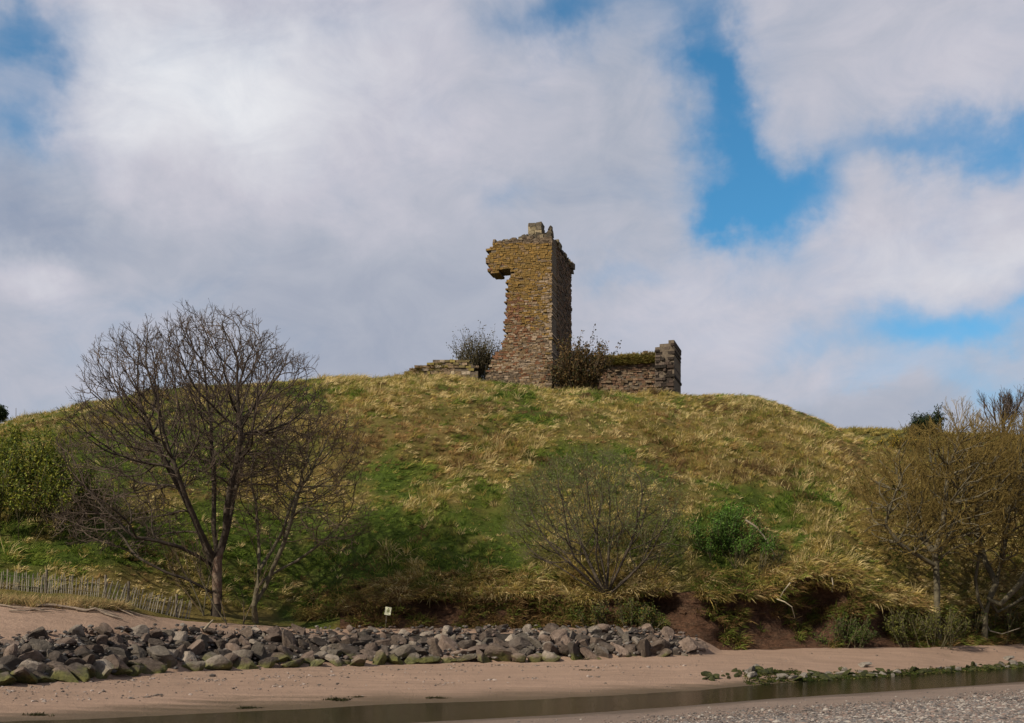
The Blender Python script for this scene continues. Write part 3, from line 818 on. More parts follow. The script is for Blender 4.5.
scrub('willow_scrub', 'golden brown thicket on the slope behind the upright willow', 'shrub', 905, 512, 48, 66, 2.5, 34, leafc=OL, nl=5000, lsz=.045, grp=GT)
scrub('willow_scrub', 'tall golden brown thicket behind the leaning willow', 'shrub', 985, 510, 50, 84, 2.5, 40, leafc=OL, nl=6500, lsz=.045, grp=GT)
scrub('willow_scrub', 'golden brown thicket at the right edge above the leaning willow', 'shrub', 1055, 515, 45, 95, 2.5, 34, leafc=OL, nl=5500, lsz=.045, grp=GT)
scrub('green_shrub', 'yellow green shrub overhanging the earth bank below the upright willow', 'shrub', 925, 640, 36, 46, .8, 30, mat=M_twigolive, leafc=[(.12, .12, .022), (.085, .08, .02), (.06, .07, .015)], nl=4200, lsz=.05, grp=GT, D=53.3)
scrub('green_shrub', 'dark tangled shrub under the leaning willow', 'shrub', 995, 640, 45, 50, 1, 30, mat=M_twigolive, leafc=OL + GL, nl=2800, lsz=.045, grp=GT, D=57.2)
scrub('bramble', 'green bramble tangle on the bank below the round bushy tree', 'shrub', 618, 626, 42, 36, .6, 30, mat=M_twigolive, leafc=GL + OL, nl=4500, lsz=.05, grp=GT, D=49.3)
scrub('green_shrub', 'small green shrub in the hollow of the eroded bank', 'shrub', 845, 645, 22, 40, .5, 16, mat=M_twigolive, leafc=GL, nl=2500, lsz=.05, grp=GT, D=52.0)
scrub('green_shrub', 'dark green broom bush beside a dead branch on the hillside', 'shrub', 735, 556, 34, 46, 1.5, 40, mat=M_twigolive, leafc=[(.06, .12, .015), (.09, .15, .022), (.04, .08, .012)], nl=13000, lsz=.06, grp=GT)
scrub('green_shrub', 'smaller green broom bush just above the dark broom bush', 'shrub', 735, 520, 24, 22, 1, 22, mat=M_twigolive, leafc=[(.085, .17, .018), (.06, .12, .014)], nl=5500, lsz=.055, grp=GT)
# left edge bush
scrub('green_shrub', 'big yellow green leafy bush at the left edge of the hill', 'shrub', 8, 520, 52, 95, 2.6, 50, mat=M_twigolive, leafc=YL + YL + GL, nl=22000, lsz=.075, grp=GT, lev=1)
scrub('brown_shrub', 'brown bare twigged bush right of the yellow green bush', 'shrub', 62, 525, 24, 62, 1.5, 26, mat=M_twigpink, leafc=OL, nl=1500, lsz=.04, grp=GT)
# ruin bushes
scrub('brown_shrub', 'grey brown bare bush left of the ruined tower', 'shrub', 477, 386, 7, 56, .8, 70, mat=M_twigolive, leafc=[(.08,.065,.035),(.11,.085,.045),(.06,.05,.025)], nl=7500, lsz=.065, spread=.3, grp='bushes at the ruin', D=87.5)
scrub('brown_shrub', 'dark russet bush at the right foot of the ruined tower', 'shrub', 579, 402, 6, 64, .7, 80, spread=.22, mat=M_twigpink, leafc=[(.09, .055, .02), (.045, .045, .015), (.13, .08, .028)], nl=15000, lsz=.095, grp='bushes at the ruin', D=82.6)
# background trees on the far rise
scrub('gorse_bush', 'gorse bush with orange yellow flowers on the far rise', 'shrub', 905, 446, 26, 14, 1.5, 24, mat=M_twigolive, leafc=[(.3, .2, .02), (.10, .09, .02), (.07, .07, .02)], nl=3500, lsz=.1, grp=GT, D=100)

def pine(u, v, D, w, hgt, lab, n=16):
    s = D / F; g = Vector(P(u, v, D)); e = empty('pine_tree', g)
    T = Tree(); b = chain(T, [(0, 0, -1), (0, 0, hgt * s * .2), (.1, 0, hgt * s * .4)])
    L = w * s
    for k in range(n):
        a = rng.uniform(0, 6.28); fan(T, b, [((math.cos(a), math.sin(a), rng.uniform(.15, 1.2)), L * rng.uniform(.6, 1))], 1, .5, .6, .2, 4, (4, 6))
    P_ = np.array(T.p); par = np.array(T.par); c = np.where(par >= 0)[0]; q = par[c]; d = norm(P_[c] - P_[q])
    link('trunk', segs_mesh('trunk', P_[q], P_[c], np.full(len(c), .05), np.full(len(c), .04), d, d, 4), M_bark, e)
    pos = P_[c][rng.choice(len(c), 7000)]; pos = pos[pos[:, 2] > hgt * s * .3] 
    pos = pos + rng.normal(0, .2, pos.shape)
    leaves('crown', pos, .14, np.array(DG)[rng.integers(0, 3, len(pos))] * rng.uniform(.7, 1.3, (len(pos), 1)), M_leaf, e, aspect=.3)
    return tag(e, lab, 'tree', 'trees on the far rise')
pine(926, 450, 112, 22, 36, 'dark evergreen pine on the skyline between the gorse and bare trees')
pine(-4, 424, 95, 9, 16, 'dark tree tip at the left end of the skyline', 10)
def far_bare(u, v, D, w, hgt, lab, mat, n=9, dens=(5, 8)):
    s = D / F; g = Vector(P(u, v, D)); T = Tree(); b = chain(T, [tuple(g + Vector((0, 0, -1))), tuple(g + Vector((0, 0, hgt * s * .25)))])
    st = [((math.sin(a) + rng.normal(0, .1), rng.normal(0, .4), math.cos(a)), hgt * s * .62 * rng.uniform(.85, 1.05)) for a in np.linspace(-.75, .75, n) * w / hgt * 1.5]
    fan(T, b, st, 2, .5, .5, .12, 5, dens, .08)
    return tag(build_tree('bare_tree', T, .0125, 2.7, M_bark, mat, .05, .2), lab, 'tree', 'trees on the far rise')
far_bare(958, 442, 104, 20, 42, 'pale thin bare tree on the skyline right of the dark pine', M_twigpale, 6, (4, 6))
far_bare(975, 440, 101, 16, 30, 'small pale bare tree on the skyline left of the tallest tree', M_twigpale, 6, (4, 6))
far_bare(1003, 456, 98, 32, 62, 'tallest bare tree on the right skyline', M_twig, 12, (7, 10))
far_bare(1040, 452, 102, 30, 70, 'bare skyline tree at the right edge of the view', M_twig)

# dead branch by the broom bush, roots in the bank
def stick(name, pts, r, mat, lab, cat, grp=None):
    org = np.array(pts[0]); Q = np.array(pts, float) - org; e = norm(np.gradient(Q, axis=0))
    rr = np.linspace(r, r * .45, len(Q))
    o = link(name, segs_mesh(name, Q[:-1], Q[1:], rr[:-1], rr[1:], e[:-1], e[1:], 6), mat); o.location = org
    return tag(o, lab, cat, grp)
def on(u, v, lift): return hit(u, v) + Vector((0, -.5 * lift, lift))
stick('dead_branch', [on(742, 552, 1.5), on(752, 555, 1.35), on(762, 558, 1.0), on(774, 564, .4)], .055, M_twigpale, 'pale dead branch sticking out of the dark broom bush', 'branch')
def root(pl, lab, D, r=.035):
    pts = [np.array(P(u, v, D + dy)) for u, v, dy in pl]
    stick('tree_root', pts, r, M_twigpale, lab, 'root', 'roots hanging from the bank')
root([(777, 599, .2), (785, 602, -.25), (792, 607, -.3), (795, 618, .1)], 'curved pale root jutting from the reddish bank', 51)
root([(790, 583, .2), (783, 592, -.2), (779, 600, .2)], 'pale root slanting down from the turf edge of the bank', 51)
root([(832, 578, .4), (833, 585, -.1), (832, 592, .0)], 'thin pale root hanging under the turf overhang', 51.6, .025)
root([(985, 622, 0), (990, 631, -.6), (1002, 634, -.7), (1020, 628, -.5)], 'pale bent limb lying below the leaning willow', 57.2, .05)

# ------------------------------------------------------------------ the ruined castle
def inside(poly, x, y):
    c = False; n = len(poly)
    for i in range(n):
        x1, y1 = poly[i]; x2, y2 = poly[i - 1]
        if (y1 > y) != (y2 > y) and x < (x2 - x1) * (y - y1) / (y2 - y1) + x1: c = not c
    return c
BOXF = np.array([[0, 3, 2, 1], [4, 5, 6, 7], [0, 1, 5, 4], [1, 2, 6, 5], [2, 3, 7, 6], [3, 0, 4, 7]])
class Boxes:
    def __init__(s): s.v = []; s.c = []
    def add(s, c8, col): s.v.append(c8); s.c.append(col)
    def mesh(s, name):
        n = len(s.v); V = np.array(s.v).reshape(-1, 3)
        L = (np.arange(n)[:, None, None] * 8 + BOXF[None]).reshape(-1)
        return raw_mesh(name, V, L, np.full(6 * n, 4), np.repeat(np.array(s.c), 8, 0))
def masonry(poly, th, colf, ch=(.2, .3), bw=(.28, .62), o=(0, 0, 0), ax=(1, 0, 0), nx_=(0, 1, 0), jit=.03, clip_extra=None, rag=.0):
    """coursed stones over a wall outline: ax runs along the wall, nx_ points into it"""
    st, core = Boxes(), Boxes()
    ax = np.array(ax); nx_ = np.array(nx_); o = np.array(o); zz = np.array((0, 0, 1.))
    xs_ = [p[0] for p in poly]; zs = [p[1] for p in poly]
    z = min(zs)
    while z < max(zs):
        h_ = rng.uniform(*ch); x = min(xs_) + .0; first = True
        while x < max(xs_):
            w = rng.uniform(*bw) * (rng.uniform(.6, 1.4) if first else 1); first = False
            if x + w > max(xs_) - .12: w = max(xs_) - x + .001
            if inside(poly, max(x + w / 2 + rng.normal(0, rag), min(xs_) + .02), z + h_ / 2 + rng.normal(0, rag)):
                g = .012
                f = rng.normal(0, jit); b = th + rng.normal(0, jit * 1.5)
                def box(x0, x1, z0, z1, y0, y1, j):
                    out = []
                    for zc in (z0, z1):
                        for (xa, ya) in ((x0, y0), (x1, y0), (x1, y1), (x0, y1)):
                            out.append(o + ax * (xa + rng.normal(0, j)) + nx_ * (ya + rng.normal(0, j)) + zz * (zc + rng.normal(0, j)))
                    return out
                e0 = rng.normal(0, .035) if x <= min(xs_) + .01 else 0; e1 = rng.normal(0, .05) if x + w >= max(xs_) - .01 else 0
                st.add(box(x + g + e0, x + w - g + e1, z + g, z + h_ - g, f, b, .012), colf(x + w / 2, z + h_ / 2))
                core.add(box(x, x + w, z, z + h_, .045 + .001 * rng.random(), th - .05, 0), (0.1, .08, .06))
            x += w
        z += h_
    return st, core
TW = np.array((3.05, 84.0)); zb = zof(388, 84.0)
rd = np.array((.252, .968, 0)); ld = np.array((-.968, .252, 0))
M2 = 84 / F
def OX(u, v):
    x = (552 - u) * M2 / .968 * (1 + .0022 * (552 - u) / 13)
    return (x, zof(v, 84.0 + .252 * x) - zb)
outl = [OX(*p) for p in [(552, 396), (552, 236), (520, 238), (500, 240), (493, 241), (490, 247), (489, 254), (487.5, 260), (488, 266), (489, 273), (495, 274), (500, 270), (504, 268), (509, 268), (512, 272), (508, 279), (507, 288), (508, 296), (506, 303), (507, 312), (505, 322), (506, 332), (504, 340), (501, 347), (497, 353), (493, 358), (491, 365), (488, 372), (486, 380), (486, 396)]]
def ctower(x, z):
    v = HZ - (z + zb - EYE) * F / (84.0 + .252 * x); u = 552 - x / M2 * .968
    n = float(fbm(np.array([x * .9]), np.array([z * .9]), 3)[0]); k = rng.random()
    och = np.array((.195, .115, .033)); oli = np.array((.135, .092, .034)); red = np.array((.14, .064, .04)); grey = np.array((.24, .182, .128)); dark = np.array((.085, .062, .042)); buff = np.array((.17, .112, .058))
    pale = 1 / (1 + math.exp(-((v - 318) / 9 + (u - 529) / 7 * .9 + (n - .5) * 8)))
    redm = 1 / (1 + math.exp(-((v - 322) / 8 - (u - 527) / 7 + (n - .5) * 7)))
    c = och * (1 - k) + oli * k if k < .85 else buff
    if rng.random() < redm * 1.1: c = (red * .8 + c * .2) if rng.random() < .8 else buff * .75
    if rng.random() < pale * .75: c = grey * k + buff * (1 - k) if rng.random() < .8 else dark * 1.4
    if v < 243: c = dark * rng.uniform(.9, 2)
    if u > 548 and v > 290 and rng.random() < .5: c = grey
    if v > 372 and u < 520 and rng.random() < .7: c = dark * 1.2
    if u > 546 and v > 355 and rng.random() < .6: c = dark
    return c * rng.uniform(.82, 1.16)
tw = empty('ruined_tower', (TW[0], TW[1], zb))
st, core = masonry(outl, 1.7, ctower, o=(0, 0, 0), ax=ld, nx_=np.array((.252, .968, 0)), jit=.022, ch=(.10, .18), bw=(.14, .42), rag=.06)
fw_ = link('front_wall', st.mesh('front_wall'), M_stone, tw); link('mortar_core', core.mesh('mortar_core'), M_mortar, fw_)
side = [(1.69, -1), (7.5, -1), (7.5, 7.8), (7.42, 10.6), (7.6, 11.2), (7.5, 11.75), (5, 11.65), (3, 11.7), (1.69, 11.55)]
st, core = masonry(side, 1.6, lambda x, z: np.array([(.12, .075, .05), (.10, .075, .05), (.16, .105, .065), (.07, .052, .04)])[rng.integers(0, 4)] * rng.uniform(.8, 1.2),
                   ax=rd, nx_=ld, jit=.02, ch=(.14, .22), bw=(.2, .5))
sw_ = link('side_wall', st.mesh('side_wall'), M_stone, tw); link('mortar_core', core.mesh('mortar_core'), M_mortar, sw_)
# wall head: rubble parapet, chimney block, stub, corbel
pb = Boxes()
def blk(B, x, z, d, w, h_, dp, col, j=.05):
    out = []
    for zc in (z, z + h_):
        for (a, b) in ((x, d), (x + w, d), (x + w, d + dp), (x, d + dp)):
            out.append(ld * (a + rng.normal(0, j)) + np.array((.252, .968, 0)) * (b + rng.normal(0, j)) + np.array((0, 0, zc + rng.normal(0, j))))
    B.add(out, col)
T0 = outl[1][1]
cd = lambda: np.array([(.10, .08, .055), (.16, .13, .08), (.07, .058, .042), (.2, .16, .1)])[rng.integers(0, 4)] * rng.uniform(.8, 1.2)
x = .1
while x < 4.5:
    w = rng.uniform(.25, .55); blk(pb, x, T0 - .12, rng.uniform(.05, .3), w, rng.uniform(.2, .45) * (1.25 if x < 2.2 else .6), rng.uniform(.6, 1.3), cd()); x += w * rng.uniform(.8, 1)
for _ in range(14): blk(pb, rng.uniform(0, 2.4), T0 + rng.uniform(0, .25), rng.uniform(.1, 1), rng.uniform(.25, .5), rng.uniform(.2, .4), rng.uniform(.3, .6), cd(), .07)
for k in range(10): blk(pb, rng.uniform(-.12, 0), T0 - .1 - .02 * k, 1.6 + k * .6, .5, rng.uniform(.25, .5), .5, cd() * .7, .06)
link('parapet', pb.mesh('parapet'), M_stone, tw)
cb = Boxes()
zc = T0 + .05
for k in range(4):
    x = .88
    while x < 1.9:
        w = rng.uniform(.3, .55); w = min(w, 1.95 - x); blk(cb, x, zc, .25, w - .02, .3, 1.1, cd() * 1.35, .02); x += w
    zc += .3
for k, (w, h_) in enumerate(((.4, .35), (.32, .3), (.22, .2))): blk(cb, .04 + .05 * k, T0 + .1 + .3 * k, .3, w, h_ + .02, .55, cd(), .04)
link('chimney', cb.mesh('chimney'), M_stone, tw)
kb = Boxes(); blk(kb, -.28, T0 - .35, 7.0, .5, .45, .55, (.1, .08, .06), .03); blk(kb, -.15, T0 - .7, 7.05, .3, .36, .45, (.09, .07, .05), .03)
link('corbel', kb.mesh('corbel'), M_stone, tw)
tag(tw, 'tall ruined stone tower with an overhanging broken upper corner', 'tower')

# footing rubble at the tower base
for k, (u, v, w, h_) in enumerate(((492, 383, 1.0, .7), (503, 384, 1.3, .9), (515, 385, .9, .8), (541, 390, 1.2, .6))):
    pass

def wall_thing(name, lab, D, poly_px, th, colf, rot=0, parent_top=None, ch=(.18, .28), bw=(.25, .6), u0=None, jit=.05):
    s = D / F; u0 = u0 if u0 is not None else poly_px[0][0]; v0 = max(p[1] for p in poly_px)
    o = P(u0, v0, D)
    poly = [((p[0] - u0) * s, (v0 - p[1]) * s) for p in poly_px]
    e = empty(name, o); e.rotation_euler = (0, 0, rot)
    st, core = masonry(poly, th, colf, ch, bw, jit=jit, rag=.05)
    w_ = link('stonework', st.mesh('stonework'), M_stone, e); link('mortar_core', core.mesh('mortar_core'), M_mortar, w_)
    return tag(e, lab, 'wall', 'remains of the castle wall'), poly, s
pal = lambda cs, lo=.75, hi=1.25: (lambda x, z: np.array(cs)[rng.integers(0, len(cs))] * rng.uniform(lo, hi))
wl, _, _ = wall_thing('low_wall', 'low tumbled rubble wall left of the ruined tower', 86, [(402, 384), (404, 374), (415, 366), (435, 361), (455, 359.5), (466, 359), (474, 361), (476, 370), (478, 386)], 1.2,
           pal([(.24, .17, .11), (.17, .12, .07), (.30, .24, .17), (.14, .11, .05), (.19, .15, .05)]))
wr, _, s_ = wall_thing('low_wall', 'long low reddish wall with a grassy top right of the tower', 87, [(592, 396), (592, 358), (600, 356), (625, 355), (645, 353), (658, 352), (658, 396)], 1.3,
           lambda x, z: np.array([(.15, .088, .055), (.19, .125, .08), (.12, .08, .045), (.21, .155, .10)][rng.integers(0, 4)]) * rng.uniform(.75, 1.2), ch=(.12, .2), bw=(.18, .5))
# turf on the wall head
tp = np.array([[(u - 592) * 87 / F, rng.uniform(-.06, 1.2), zof(np.interp(u, [592, 658], [357.5, 353]), 87) - wr.location.z + rng.uniform(-.75, .05)] for u in rng.uniform(592, 657, 750)])
lo = tp[:, 2] < tp[:, 2].max() - .35
tp[lo, 1] = rng.uniform(-.12, 0, lo.sum())
c = np.where((rng.random(len(tp)) < .5)[:, None], np.array((.25, .19, .055)), np.array((.17, .15, .035))) * rng.uniform(.7, 1.3, (len(tp), 1))
tg_ = grass('turf_top', tp, np.tile((0, -.3, .7), (len(tp), 1)), np.tile((.1, -.25, -.1), (len(tp), 1)), np.full(len(tp), .38), np.full(len(tp), .25), 14, .025, c); tg_.parent = wr
tp = np.array([[(u - 404) * 86 / F, rng.uniform(-.06, 1.1), zof(np.interp(u, [404, 415, 435, 466, 476], [376, 369, 364, 363, 366]), 86) - wl.location.z + rng.uniform(-.35, 0)] for u in rng.uniform(404, 450, 170)])
c = np.where((rng.random(len(tp)) < .5)[:, None], np.array((.17, .11, .04)), np.array((.12, .10, .03))) * rng.uniform(.7, 1.3, (len(tp), 1))
tg_ = grass('turf_top', tp, np.tile((0, -.3, .7), (len(tp), 1)), np.tile((.1, -.2, -.1), (len(tp), 1)), np.full(len(tp), .28), np.full(len(tp), .25), 14, .025, c); tg_.parent = wl
wall_thing('wall_stub', 'dark upright wall stub standing alone at the right end of the ruin', 81, [(655, 404), (655, 347), (660, 345), (665, 344), (668, 342), (670, 339.5), (674, 339.5), (674, 404)], 3.4,
           pal([(.034, .026, .021), (.052, .037, .029), (.026, .021, .017), (.08, .06, .047)], .7, 1.25), rot=-.3, jit=.10, ch=(.14, .26), bw=(.18, .5))

# ------------------------------------------------------------------ boulders
def rock_mesh(seed, flat=1.0, cuts=10):
    r = np.random.default_rng(seed)
    bm = bmesh.new(); bmesh.ops.create_icosphere(bm, subdivisions=3, radius=1.0)
    V = np.array([v.co[:] for v in bm.verts])
    for _ in range(cuts):
        n = norm(r.normal(0, 1, 3)); d = r.uniform(.34, .72)
        s = V @ n - d; m = s > 0; V[m] -= n * s[m][:, None] * .97
    V += norm(V) * (r.normal(0, .014, (len(V), 1)))
    V *= np.array((r.uniform(.95, 1.3), r.uniform(.85, 1.1), r.uniform(.75, 1.0) * flat))
    V /= np.abs(V).max()
    for v, c in zip(bm.verts, V): v.co = c
    me = bpy.data.meshes.new('boulder'); bm.to_mesh(me); bm.free()
    me.materials.append(ROCKM['brownish'])
    for p in me.polygons: p.use_smooth = False
    return me
RM = [rock_mesh(100 + k) for k in range(16)]
SLAB = [rock_mesh(300 + k, .42, 9) for k in range(4)]
taken = []
def free(p, r, k=.74):
    for q, s in taken:
        if abs(q[0] - p[0]) < 2 and (Vector(q) - Vector(p)).length < k * (r + s): return False
    return True
def bandpt(u, w):
    D = I(u, RF) + (I(u, RT) - I(u, RF)) * w
    z0 = zof(I(u, RFv), I(u, RF)); z1 = zof(I(u, RTv), I(u, RT))
    return np.array(((u - 512) / F * D, D, z0 + (z1 - z0) * w))
rocks = []
def try_rock(u, w, r, lift=.2, tone=None, slab=False, k=.6):
    p = bandpt(u, w) + np.array((0, 0, r * lift))
    if tone: r = r * .84
    if not free(p, r, k): return False
    taken.append((tuple(p), r)); rocks.append(dict(u=u, w=w, r=r, p=p, tone=tone, slab=slab)); return True
# some that stand out in the photograph
for (u, w, r, tone, slab) in ((462, .02, .62, 'slate grey', True), (425, .0, .55, 'slate grey', True), (20, .04, .62, 'brownish', False), (60, .03, .62, 'brownish', False), (100, .05, .6, 'pale grey', False), (150, .03, .62, 'brownish', False), (8, .35, .6, 'dark grey', False), (42, .95, .5, 'dark grey', False),
                              (448, .42, .75, 'pinkish', False), (165, .2, .7, 'slate grey', False), (690, .3, .8, 'pinkish', False), (655, .3, .7, 'brownish', False), (605, .35, .5, 'dark grey', False), (500, .1, .7, 'brownish', False), (622, .12, .6, 'pinkish', False), (645, .05, .55, 'brownish', False), (288, .25, .62, 'brownish', False), (290, .55, .6, 'brownish', False), (262, .25, .6, 'slate grey', False), (215, .06, .58, 'pale grey', False), (28, .45, .5, 'pinkish', False), (400, .2, .65, 'slate grey', False), (345, .35, .6, 'dark grey', False)):
    try_rock(u, w, r, tone=tone, slab=slab, k=.6)
TONES = ['dark grey', 'pinkish', 'pale grey', 'brownish', 'slate grey']
for n_try, wr_, rr, cap in ((1500, (0, .25), (.36, .56), 64), (3000, (.2, .65), (.28, .5), 100), (4000, (.5, 1.06), (.2, .40), 104), (3000, (0, 1.05), (.15, .24), 24)):
    c0 = len(rocks)
    for _ in range(n_try):
        if len(rocks) - c0 >= cap: break
        u = rng.uniform(-70, 700); w = rng.uniform(*wr_); r = rng.uniform(*rr)
        if u > 690 and w > .6: continue
        try_rock(u, w, r)
def tone_of(u, w):
    q = rng.random()
    if w > .7: pr = (.12, .38, .26, .16, .08)
    elif u < 230: pr = (.30, .12, .16, .24, .18)
    elif u < 420: pr = (.26, .14, .18, .26, .16)
    else: pr = (.14, .34, .14, .24, .14)
    return TONES[int(np.searchsorted(np.cumsum(pr), q))if q < sum(pr) else 1]
ZN = [(-999, 40, 'at the left edge'), (40, 95, 'below the marram grass'), (95, 150, 'below the paling fence'), (150, 200, 'below the fence end'), (200, 245, 'below the tall sycamore'), (245, 300, 'below the smaller bare tree'), (300, 360, 'left of the sign'), (360, 420, 'below the sign'), (420, 480, 'right of the sign'), (480, 540, 'left of the bushy tree'), (540, 590, 'left below the bushy tree'), (590, 640, 'below the bushy tree'), (640, 999, 'at the right end')]
byl = {}
WH = {'bottom row': 'in the bottom rock row', 'middle': 'in the middle of the rocks', 'top': 'on top of the rocks'}
for R_ in rocks:
    R_['tone'] = R_['tone'] or tone_of(R_['u'], R_['w'])
    z_ = next(n for a, b, n in ZN if a <= R_['u'] < b)
    row = 'bottom row' if R_['w'] < .22 else ('middle' if R_['w'] < .62 else 'top')
    sz = 'slab' if R_['slab'] else ('stone' if R_['r'] < .24 else ('boulder' if R_['r'] < .5 else 'big boulder'))
    R_['key'] = (R_['tone'], sz, row, z_); byl.setdefault(R_['key'], []).append(R_)
for (tone, sz, row, z_), L in byl.items():
    L.sort(key=lambda q: q['u'])
    for k, R_ in enumerate(L):
        pre = '' if len(L) == 1 else (['left ', 'right '] if len(L) == 2 else ['leftmost ', 'second ', 'third ', 'fourth ', 'fifth ', 'sixth ', 'seventh ', 'eighth '])[min(k, 7)]
        R_['label'] = f"{pre}{tone} {sz} {WH[row]} {z_}"
for R_ in rocks:
    o = bpy.data.objects.new('boulder', (SLAB if R_['slab'] else RM)[rng.integers(0, 4 if R_['slab'] else 16)]); COL.objects.link(o)
    o.location = R_['p']
    if R_['slab']: o.rotation_euler = (rng.normal(0, .1), rng.normal(0, .1), rng.normal(0, .3))
    else: o.rotation_euler = (rng.normal(0, .5), rng.normal(0, .5), rng.uniform(0, 6.28))
    o.scale = np.array((1.15 * rng.uniform(.9, 1.2), 1.05, 1.0 * rng.uniform(.8, 1.05))) * R_['r'] * 1.08
    o.material_slots[0].link = 'OBJECT'; o.material_slots[0].material = ROCKM[R_['tone']]
    tag(o, R_['label'], 'boulder' if R_['r'] >= .24 else 'stone', 'boulders piled along the foot of the hill')

# ------------------------------------------------------------------ stream edge stones and weed
weed = rock_mat('weed_stone', (.018, .022, .007), (.05, .055, .015), (.15, .135, .05), False)
pale_m = rock_mat('bare_stone', (.12, .10, .08), (.22, .19, .155), (.36, .32, .27), False)
for k in range(130):
    u = rng.uniform(705, 1030); t = rng.normal(.10, .06) if u > 770 else rng.normal(.32, .06)
    D = I(u, FE) + (I(u, RF) - I(u, FE)) * t; x = (u - 512) / F * D
    o = bpy.data.objects.new('weedy_stone', RM[rng.integers(0, 16)]); COL.objects.link(o)
    s = rng.uniform(.07, .26); o.location = (x, D, sand_z(x, D) + s * .25); o.rotation_euler = (rng.normal(0, .4), rng.normal(0, .4), rng.uniform(0, 6)); o.scale = (s * 1.3, s, s * .75)
    o.material_slots[0].link = 'OBJECT'; o.material_slots[0].material = weed if rng.random() < .8 else pale_m
    pale_ = o.material_slots[0].material is not weed
    tag(o, 'small pale bare stone among the weedy stones at the stream edge' if pale_ else 'small green weed covered stone in the strip along the far stream edge', 'stone', 'weedy stones along the stream')
for (u, v, s, lab) in ((864, 667, .3, 'largest pale stone on the weedy strip at the stream edge'), (1008, 660, .28, 'pale stone at the right end of the weedy strip')):
    g = shit(u, v); o = bpy.data.objects.new('pale_stone', RM[3]); COL.objects.link(o); o.location = g + Vector((0, 0, s * .3)); o.scale = (s * 1.2, s, s * .8)
    o.material_slots[0].link = 'OBJECT'; o.material_slots[0].material = pale_m; tag(o, lab, 'stone')
wp = []
for _ in range(2600):
    u = rng.uniform(745, 1080); t = abs(rng.normal(.07, .06)) * (1 if u > 800 else 1.8)
    if u < 800 and rng.random() < .5: t = rng.normal(.3, .05); 
    D = I(u, FE) + (I(u, RF) - I(u, FE)) * t; x = (u - 512) / F * D
    wp.append((x, D, max(sand_z(x, D), -.02) + .02))
wp = np.array(wp); n_ = len(wp)
c = np.array([(.025, .04, .008), (.045, .065, .012), (.12, .105, .035), (.02, .022, .008)])[rng.integers(0, 4, n_)] * rng.uniform(.7, 1.3, (n_, 1))
tag(grass('seaweed', wp, np.tile((0, 0, .6), (n_, 1)), np.tile((.2, -.4, -.1), (n_, 1)), np.full(n_, .09), np.full(n_, .14), 10, .016, c), 'green weed draped over the stones along the far stream edge', 'seaweed', kind='stuff')

ICO = None
def pebbles(name, pos, size, cols, mat, lab):
    bm = bmesh.new(); bmesh.ops.create_icosphere(bm, subdivisions=1, radius=1)
    V = np.array([v.co[:] for v in bm.verts]); Fc = np.array([[v.index for v in f.verts] for f in bm.faces]); bm.free()
    n = len(pos); k = len(V)
    sc = size[:, None] * np.stack([rng.uniform(.8, 1.5, n), rng.uniform(.7, 1.2, n), rng.uniform(.4, .8, n)], -1)
    a = rng.uniform(0, 6.28, n); ca, sa = np.cos(a)[:, None], np.sin(a)[:, None]
    W = V[None] * sc[:, None] * rng.uniform(.8, 1.2, (n, k, 1))
    X = W[..., 0] * ca - W[..., 1] * sa; Y = W[..., 0] * sa + W[..., 1] * ca
    W = np.stack([X, Y, W[..., 2]], -1) + pos[:, None]
    L = (np.arange(n)[:, None, None] * k + Fc[None]).reshape(-1)
    return tag(link(name, raw_mesh(name, W.reshape(-1, 3), L, np.full(n * len(Fc), 3), np.repeat(cols, k, 0)), mat), lab, name.replace('_', ' '), kind='stuff')
M_peb = colmat('pebble_stone', .75, .2, 20, spec=.3)
PC = np.array([(.14, .112, .094), (.105, .083, .07), (.24, .21, .18), (.05, .042, .037), (.155, .108, .086), (.09, .082, .077)])
gp = []
while len(gp) < 42000:
    u = rng.uniform(420, 1060); v = rng.uniform(684, 735)
    h_ = NBVH.ray_cast(Vector((0, 0, EYE)), Vector(((u - 512) / F, 1, (HZ - v) / F)).normalized(), 90)[0]
    if h_ is None or h_.z < .1: continue
    dens = np.clip((h_.z - .22) * 2.2, 0.012, 1) * (.25 + 1.3 * float(fbm(np.array([h_.x * .5]), np.array([h_.y * .5]), 7)[0])) * np.clip((u - 380) / 300, .05, 1)
    if rng.random() < dens: gp.append(tuple(h_))
gp = np.array(gp)
pebbles('gravel', gp + np.array((0, 0, .008)), rng.gamma(2.4, .0055, len(gp)) + .006, PC[rng.integers(0, 6, len(gp))] * rng.uniform(.75, 1.25, (len(gp), 1)), M_peb, 'mixed grey and pink shingle on the near bank')
dp = []
for _ in range(900):
    u = rng.uniform(-20, 1040); q = rng.random(); t = rng.beta(5, 2) if u < 480 else rng.uniform(.1, .95)
    if u > 480 and rng.random() < .75: continue
    D = I(u, FE) + (I(u, RF) - I(u, FE)) * t; x = (u - 512) / F * D; dp.append((x, D, sand_z(x, D)))
for _ in range(700):
    u = rng.uniform(-20, 700); t = (.80 + .1 * math.sin(u / 60) if rng.random() < .6 else .45 + .06 * math.sin(u / 45 + 2)) + rng.normal(0, .02)
    if float(fbm(np.array([u / 22]), np.array([t * 3]), 12)[0]) < .5: continue
    D = I(u, FE) + (I(u, RF) - I(u, FE)) * t; x = (u - 512) / F * D; dp.append((x, D, sand_z(x, D)))
dp = np.array(dp)
pebbles('beach_litter', dp + np.array((0, 0, .01)), rng.gamma(2, .010, len(dp)) + .010, np.array([(.07, .055, .045), (.14, .11, .09), (.25, .2, .17)])[rng.integers(0, 3, len(dp))], M_peb, 'scattered pebbles and dark bits on the sand')
